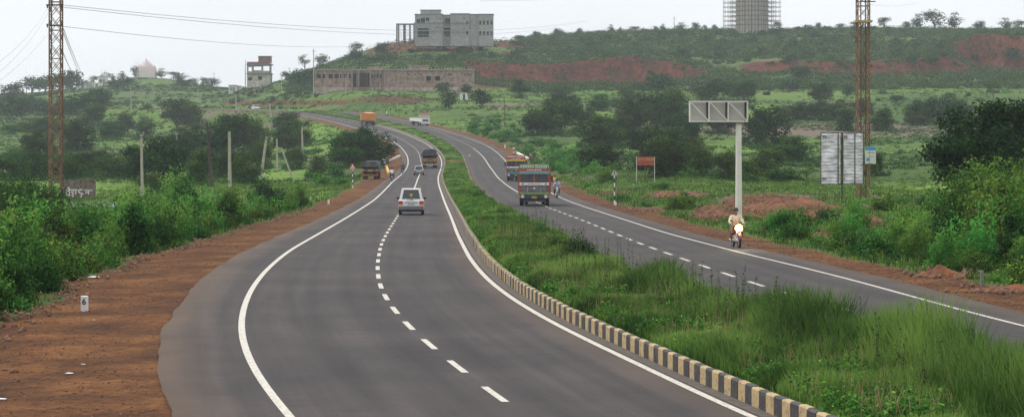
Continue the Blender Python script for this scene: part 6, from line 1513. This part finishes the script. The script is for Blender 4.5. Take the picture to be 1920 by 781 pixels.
def dumper():
    x, y, _ = P(689.5, 236); z = float(zroad(y)) + .004; r = thing('dump_truck', 'orange tipper truck driving away uphill where the roads bend left', 'truck', (x, y, z), heading(fLC, y) + .06); r.rotation_euler[0] = slope(y)
    hw = 1.22; L_ = 7.2; chassis(r, L_, 2.44, .52, (-2.5, -1.3, 2.5), (-2.5, -1.3))
    q = MB(); q.prism([(-3.7, 1.15), (1.7, 1.15), (1.7, 3.15), (-3.5, 3.0)], -hw, hw); q.build('tipper_body', M['dump_orange'], r)
    q = MB()
    for s_ in (-1, 1):
        for k in range(6): yy = -3.3 + k * .95; q.box(s_ * (hw + .05) - .048, s_ * (hw + .05) + .048, yy, yy + .12, 1.15, 3.0)
        q.box(s_ * (hw + .055) - .05, s_ * (hw + .055) + .05, -3.5, 1.7, 3.003, 3.12)
    q.build('side_ribs', M['mustard'], r)
    q = MB(); q.box(-hw + .1, hw - .1, -3.78, -3.7, 1.25, 2.9); q.build('tailgate', M['dump_orange'], r); q = MB(); q.box(-hw, hw, -3.82, -3.785, 2.82, 2.95); q.box(-.06, .06, -3.82, -3.785, 1.3, 2.8); q.build('gate_ribs', M['mustard'], r)
    q = MB(); q.box(-1.15, 1.15, 1.9, 3.6, .9, 2.75); q.build('cab', M['dump_orange'], r, bevel=.06)
    q = MB(); q.box(-1.0, 1.0, 1.88, 1.898, 1.9, 2.5); q.build('rear_window', M['glass'], r)
    for s_ in (-1, 1): q = MB(); q.box(s_ * .85 - .15, s_ * .85 + .15, -3.66, -3.6, .75, .95); q.build('tail_lamp', M['tail_red'], r)
    q = MB(); q.box(-1.1, 1.1, -3.6, -3.5, .5, .68); q.build('rear_bar', M['dark_blue'], r)
dumper()
def flatbed():
    x, y, _ = P(787, 237); z = float(zroad(y)) + .004; r = thing('flatbed_truck', 'white-fronted truck with pinkish cab top and empty low bed coming down the opposite road', 'truck', (x, y, z), heading(fRC, y, False) + .22); r.rotation_euler[0] = slope(y, False)
    chassis(r, 7.4, 2.4, .52, (-2.4, 2.5), (-2.4,)); hw = 1.2
    q = MB(); q.box(-hw, hw, 2.0, 3.65, .9, 1.75); q.box(-hw, hw, 2.0, 2.1, 1.753, 2.75); 
    for a in (-hw, hw - .1): q.box(a, a + .1, 3.5, 3.62, 1.753, 2.75)
    q.build('cab', M['white_paint'], r, bevel=.02)
    q = MB(); q.box(-hw - .05, hw + .05, 1.95, 3.75, 2.753, 3.0); q.box(-hw, hw, 3.3, 3.6, 3.003, 3.25); q.build('cab_top', M['cloth_pink'], r)
    q = MB(); q.box(-hw + .11, hw - .11, 3.52, 3.55, 1.76, 2.74); q.build('windscreen', M['headlamp'], r)
    q = MB(); q.box(-.03, .03, 3.56, 3.6, 1.76, 2.74); q.build('window_pillar', M['white_paint'], r)
    q = MB(); q.box(-.8, .8, 3.655, 3.69, 1.1, 1.6); q.build('grille', M['galv_dark'], r)
    q = MB(); q.box(-hw, hw, 3.6, 3.8, .55, .85); q.build('bumper', M['white_paint'], r)
    for s_ in (-1, 1): q = MB(); q.tube((s_ * .95, 3.66, 1.15), (s_ * .95, 3.72, 1.15), .12, .12, 12); q.build('headlight', M['headlamp'], r)
    q = MB(); q.box(-hw, hw, -3.8, 1.9, 1.0, 1.15); q.build('bed', M['rust'], r)
    q = MB(); q.box(-hw - .05, -hw - .003, -3.8, 1.9, 1.0, 1.75); q.box(hw + .003, hw + .05, -3.8, 1.9, 1.0, 1.75); q.box(-hw, hw, -3.85, -3.803, 1.0, 1.75); q.build('side_boards', M['white_paint'], r)
flatbed()

# ------------------------------------------------------------------ people
def skinned(name, verts, edges, radii, m, parent, sub=1):
    me = bpy.data.meshes.new(name); me.from_pydata(verts, edges, []); o = bpy.data.objects.new(name, me); col.objects.link(o)
    s = o.modifiers.new('skin', 'SKIN'); s.use_smooth_shade = True
    if not me.skin_vertices: pass
    for i, r_ in enumerate(radii): me.skin_vertices[0].data[i].radius = (r_, r_) if not isinstance(r_, tuple) else r_
    me.skin_vertices[0].data[0].use_root = True
    if sub: b = o.modifiers.new('sub', 'SUBSURF'); b.levels = sub; b.render_levels = sub
    dg = bpy.context.evaluated_depsgraph_get(); nm = bpy.data.meshes.new_from_object(o.evaluated_get(dg)); bpy.data.objects.remove(o)
    nm.materials.clear(); nm.materials.append(m); nm.polygons.foreach_set('use_smooth', [True] * len(nm.polygons))
    return ob(name, nm, parent)
def person(label, loc, rz, J, shirt, trouser, head_dir=1, helmet=False, hairm='hair'):
    """J: joints of the pose in metres; the body is one continuous skinned mesh"""
    r = thing('person', label, 'person', loc, rz)
    V = []; E_ = []; Rr = []
    def v(p, rad): V.append(tuple(p)); Rr.append(rad); return len(V) - 1
    def e(a, b): E_.append((a, b))
    pel = v(J['pelvis'], .11); ch = v(J['chest'], .105); nk = v(J['neck'], .06); hd0 = v(Vector(J['head']) - Vector((0, 0, .06)), .085); hd = v(Vector(J['head']) + Vector((0, 0, .05)), .10); e(pel, ch); e(ch, nk); e(nk, hd0); e(hd0, hd)
    ht = v(Vector(J['head']) + Vector((0, .0, .115)), .07); e(hd, ht)
    for s_ in ('l', 'r'):
        sx = -1 if s_ == 'l' else 1; g = lambda n: Vector((J[n][0] * sx, J[n][1], J[n][2]))
        sh = v(g('shoulder'), .058); el = v(g('elbow'), .04); wr = v(g('wrist'), .030); e(ch, sh); e(sh, el); e(el, wr)
        d = (g('wrist') - g('elbow')).normalized(); side = Vector((sx, 0, 0)); pm = v(g('wrist') + d * .07, (.038, .018)); e(wr, pm)
        for k in range(4):
            off_ = Vector((sx * (-.028 + k * .019), 0, 0)); a = v(g('wrist') + d * .11 + off_, .0085); ln = (.030, .036, .033, .025)[k]; b = v(g('wrist') + d * (.11 + ln) + off_ + Vector((0, 0, -.012)), .008); c = v(g('wrist') + d * (.11 + ln) + off_ + Vector((0, -.012, -.035)), .007); e(pm, a); e(a, b); e(b, c)
        a = v(g('wrist') + d * .05 + Vector((-sx * .04, 0, -.01)), .010); b = v(g('wrist') + d * .085 + Vector((-sx * .052, 0, -.028)), .008); e(wr, a); e(a, b)
        hp = v(g('hip'), .085); kn = v(g('knee'), .055); an = v(g('ankle'), .040); ft = v(g('ankle') + Vector((0, .10, -.05)), .038); to = v(g('ankle') + Vector((0, .19, -.06)), .028); e(pel, hp); e(hp, kn); e(kn, an); e(an, ft); e(ft, to)
    skinned('body', V, E_, Rr, M['skin'], r, 1)
    # face details sit on the head
    H = Vector(J['head']); q = MB(); f_ = head_dir
    q.tube(H + Vector((0, .085, .045)), H + Vector((0, .118, .0)), .010, .018, 6); q.build('nose', M['skin'], r)
    q = MB()
    for sx in (-1, 1): q.ell(H + Vector((sx * .034, .094, .045)), (.014, .008, .009), 8, 6)
    q.build('eyes', M['black'], r)
    q = MB(); q.ell(H + Vector((0, .094, -.042)), (.026, .008, .008), 8, 6); q.build('mouth', M['cloth_pink'], r)
    q = MB()
    for sx in (-1, 1): q.ell(H + Vector((sx * .102, 0, .02)), (.012, .022, .032), 8, 6)
    q.build('ears', M['skin'], r)
    q = MB(); q.ell(H + Vector((0, -.022, .085)), (.112, .118, .095), 16, 10); q.build('hair', M[hairm], r, smooth=True)
    # clothes follow the limbs
    V, E_, Rr = [], [], []
    pel = v(Vector(J['pelvis']) + Vector((0, 0, -.02)), (.17, .15)); mid = v((Vector(J['pelvis']) + Vector(J['chest'])) / 2, .165); ch = v(J['chest'], (.20, .175)); nk = v(Vector(J['neck']) - Vector((0, 0, .05)), .085); e(pel, mid); e(mid, ch); e(ch, nk)
    for sx in (-1, 1):
        g = lambda n: Vector((J[n][0] * sx, J[n][1], J[n][2])); sh = v(g('shoulder'), .088); el = v(g('elbow'), .066); wr = v(g('elbow').lerp(g('wrist'), .75), .047); e(ch, sh); e(sh, el); e(el, wr)
    skinned('shirt', V, E_, Rr, M[shirt], r, 1)
    V, E_, Rr = [], [], []
    pel = v(Vector(J['pelvis']) - Vector((0, 0, .01)), (.15, .14))
    for sx in (-1, 1):
        g = lambda n: Vector((J[n][0] * sx, J[n][1], J[n][2])); hp = v(g('hip'), .118); kn = v(g('knee'), .082); an = v(g('knee').lerp(g('ankle'), .9), .062); e(pel, hp); e(hp, kn); e(kn, an)
    skinned('trousers', V, E_, Rr, M[trouser], r, 1)
    q = MB()
    for sx in (-1, 1): a = Vector((J['ankle'][0] * sx, J['ankle'][1], J['ankle'][2])); q.ell(a + Vector((0, .08, -.045)), (.048, .14, .045), 10, 8)
    q.build('shoes', M['black'], r, smooth=True)
    return r
RIDE = dict(pelvis=(0, -.28, .92), chest=(0, -.12, 1.30), neck=(0, -.05, 1.50), head=(0, -.01, 1.63), shoulder=(.20, -.10, 1.40), elbow=(.33, .10, 1.17), wrist=(.30, .36, 1.05), hip=(.11, -.26, .90), knee=(.24, .16, .74), ankle=(.20, -.04, .34))
STAND = dict(pelvis=(0, 0, .93), chest=(0, 0, 1.28), neck=(0, .01, 1.47), head=(0, .03, 1.60), shoulder=(.18, 0, 1.38), elbow=(.25, -.02, 1.10), wrist=(.24, .08, .86), hip=(.10, 0, .90), knee=(.11, .03, .50), ankle=(.11, 0, .09))
def motorcycle(label, loc, rz, tankm, lit=False):
    r = thing('motorcycle', label, 'motorcycle', loc, rz)
    for yy in (.66, -.60):
        q = MB(); R_ = .31; w_ = .09; q.lathe([(R_ * .78, -w_ / 2), (R_ * .93, -w_ / 2), (R_, 0), (R_ * .93, w_ / 2), (R_ * .78, w_ / 2)], (0, yy, R_), 'x', 24); o = q.build('wheel', M['tyre'], r)
        q = MB(); q.tube((-.035, yy, R_), (.035, yy, R_), .06, .06, 10); q.lathe([(R_ * .72, -.02), (R_ * .78, -.02), (R_ * .78, .02), (R_ * .72, .02)], (0, yy, R_), 'x', 24)
        for k in range(6): a = math.pi * k / 3; q.tube((0, yy, R_), (0, yy + .72 * R_ * math.cos(a), R_ + .72 * R_ * math.sin(a)), .014, .014, 4)
        q.build('rim', M['rim'], o)
        q = MB(); n = 10; vs = []; fs = []
        for k in range(n + 1):
            a = R(20 + 140 * k / n); rr = .36
            for s_ in (-1, 1): vs.append((s_ * .065, yy + rr * math.cos(a), R_ + rr * math.sin(a))); vs.append((s_ * .065, yy + (rr - .015) * math.cos(a), R_ + (rr - .015) * math.sin(a)))
        for k in range(n): a = k * 4; fs += [(a, a + 4, a + 6, a + 2), (a + 1, a + 3, a + 7, a + 5), (a, a + 1, a + 5, a + 4), (a + 2, a + 6, a + 7, a + 3)]
        q.add(vs, fs); q.build('mudguard', M[tankm], r)
    q = MB()
    for s_ in (-1, 1): q.tube((s_ * .075, .66, .31), (s_ * .075, .44, .92), .022, .022, 8)
    q.build('front_fork', M['chrome'], r)
    q = MB(); q.path([(0, .44, .86), (0, .05, .62), (0, -.30, .55), (0, -.60, .31)], .03, 8); q.path([(0, .42, .8), (0, .15, .32), (0, -.25, .3), (0, -.30, .55)], .022, 8)
    for s_ in (-1, 1): q.tube((s_ * .1, -.60, .31), (s_ * .11, -.42, .74), .025, .025, 8)
    q.build('frame', M['black'], r)
    q = MB(); q.box(-.13, .13, -.15, .22, .28, .56); q.tube((0, .1, .5), (0, .26, .66), .09, .08, 12); q.build('engine', M['galv'], r, bevel=.02)
    q = MB(); q.ell((0, .20, .80), (.15, .28, .14), 16, 10); q.build('fuel_tank', M[tankm], r, smooth=True)
    q = MB(); q.box(-.13, .13, -.68, 0, .74, .83); q.build('seat', M['black'], r, bevel=.03)
    q = MB(); q.path([(-.34, .34, 1.02), (-.22, .42, 1.03), (0, .46, .96), (.22, .42, 1.03), (.34, .34, 1.02)], .016, 8); q.build('handlebar', M['chrome'], r)
    for s_ in (-1, 1):
        q = MB(); q.tube((s_ * .34, .34, 1.02), (s_ * .23, .41, 1.03), .022, .022, 8); q.build('grip', M['black'], r)
        q = MB(); q.tube((s_ * .24, .42, 1.03), (s_ * .30, .42, 1.20), .008, .008, 5); q.ell((s_ * .32, .42, 1.23), (.055, .012, .035), 10, 6); q.build('rear_view_mirror', M['black'], r)
        q = MB(); q.ell((s_ * .16, .50, .88), (.035, .04, .03), 8, 6); q.build('indicator', M['tail_amber'], r)
    q = MB(); q.ell((0, .50, .90), (.12, .09, .12), 16, 10); h = q.build('headlight', M['black'], r, smooth=True)
    if lit: q = MB(); q.lathe([(.118, .0), (.175, .025), (.175, -.02), (.118, -.03)], (0, .60, .90), 'y', 24); q.build('halo_ring', M['lit_warm'], h)  # oversized glowing ring added round the lamp to imitate its warm glow
    q = MB(); q.tube((0, .545, .90), (0, .605, .90), .115, .12, 20); q.ell((0, .605, .90), (.12, .05, .12), 16, 8); q.build('lamp', M['lit_lamp'] if lit else M['headlamp'], h)
    q = MB(); q.box(-.07, .07, -.74, -.68, .70, .80); q.build('tail_lamp', M['tail_red'], r)
    q = MB(); q.box(-.09, .09, -.80, -.79, .52, .66); q.build('number_plate', M['white_paint'], r); q = MB(); q.box(-.09, .09, .68, .69, .70, .78); q.build('number_plate', M['white_paint'], r)
    q = MB(); q.tube((.14, .15, .30), (.15, -.65, .34), .025, .045, 10); q.build('exhaust', M['chrome'], r)
    return r
def bike(px, py, f, away, label_b, label_p, tank, shirt, trouser, lit=False, sc=1.0, rot=0):
    x, y, _ = P(px, py); z = float(zroad(y)) + .006; rz = heading(f, y, away) + rot
    m = motorcycle(label_b, (x, y, z), rz, tank, lit); p = person(label_p, (x, y, z), rz, RIDE, shirt, trouser)
    m.scale = p.scale = (sc,) * 3
    if lit:
        l = bpy.data.lights.new('headlight_beam', 'SPOT'); l.energy = 70; l.color = (1, .8, .5); l.spot_size = R(60); l.shadow_soft_size = .1
        lo = bpy.data.objects.new('headlight_beam', l); col.objects.link(lo); lo.parent = m; lo.location = (0, .66, .90); lo.rotation_euler = (R(82), 0, 0)
bike(1380, 477, fRC, False, 'motorcycle with brightly lit headlight riding towards the camera on the opposite road', 'rider in a pale shirt on the motorcycle with the lit headlight', 'truck_red', 'shirt_cream', 'trouser_brown', True, 1.0, .06)
bike(1044, 377, fRC, False, 'dark motorcycle with unlit headlight beside the decorated truck', 'rider in a pale blue shirt beside the decorated truck', 'black', 'shirt_blue', 'trouser')
bike(735, 344, fLL, True, 'scooter-like motorcycle driving away along the left edge line, nearer of two', 'rider in a white shirt on the nearer motorcycle driving away at left', 'black', 'shirt_white', 'trouser')
bike(755, 330, fLL, True, 'motorcycle driving away along the left edge line, farther of two', 'rider in dark clothes on the farther motorcycle driving away at left', 'black', 'shirt_dark', 'trouser')
x, y, z = P(1040, 357); person('pedestrian in yellow standing on the right verge behind the motorcyclist in blue', (x, y, z), R(160), STAND, 'cloth_yellow', 'trouser_brown')
x, y, z = P(995, 303); person('person in a pinkish top standing at the white parapet above the trucks', (x, y, z), R(200), STAND, 'cloth_pink', 'trouser_brown')
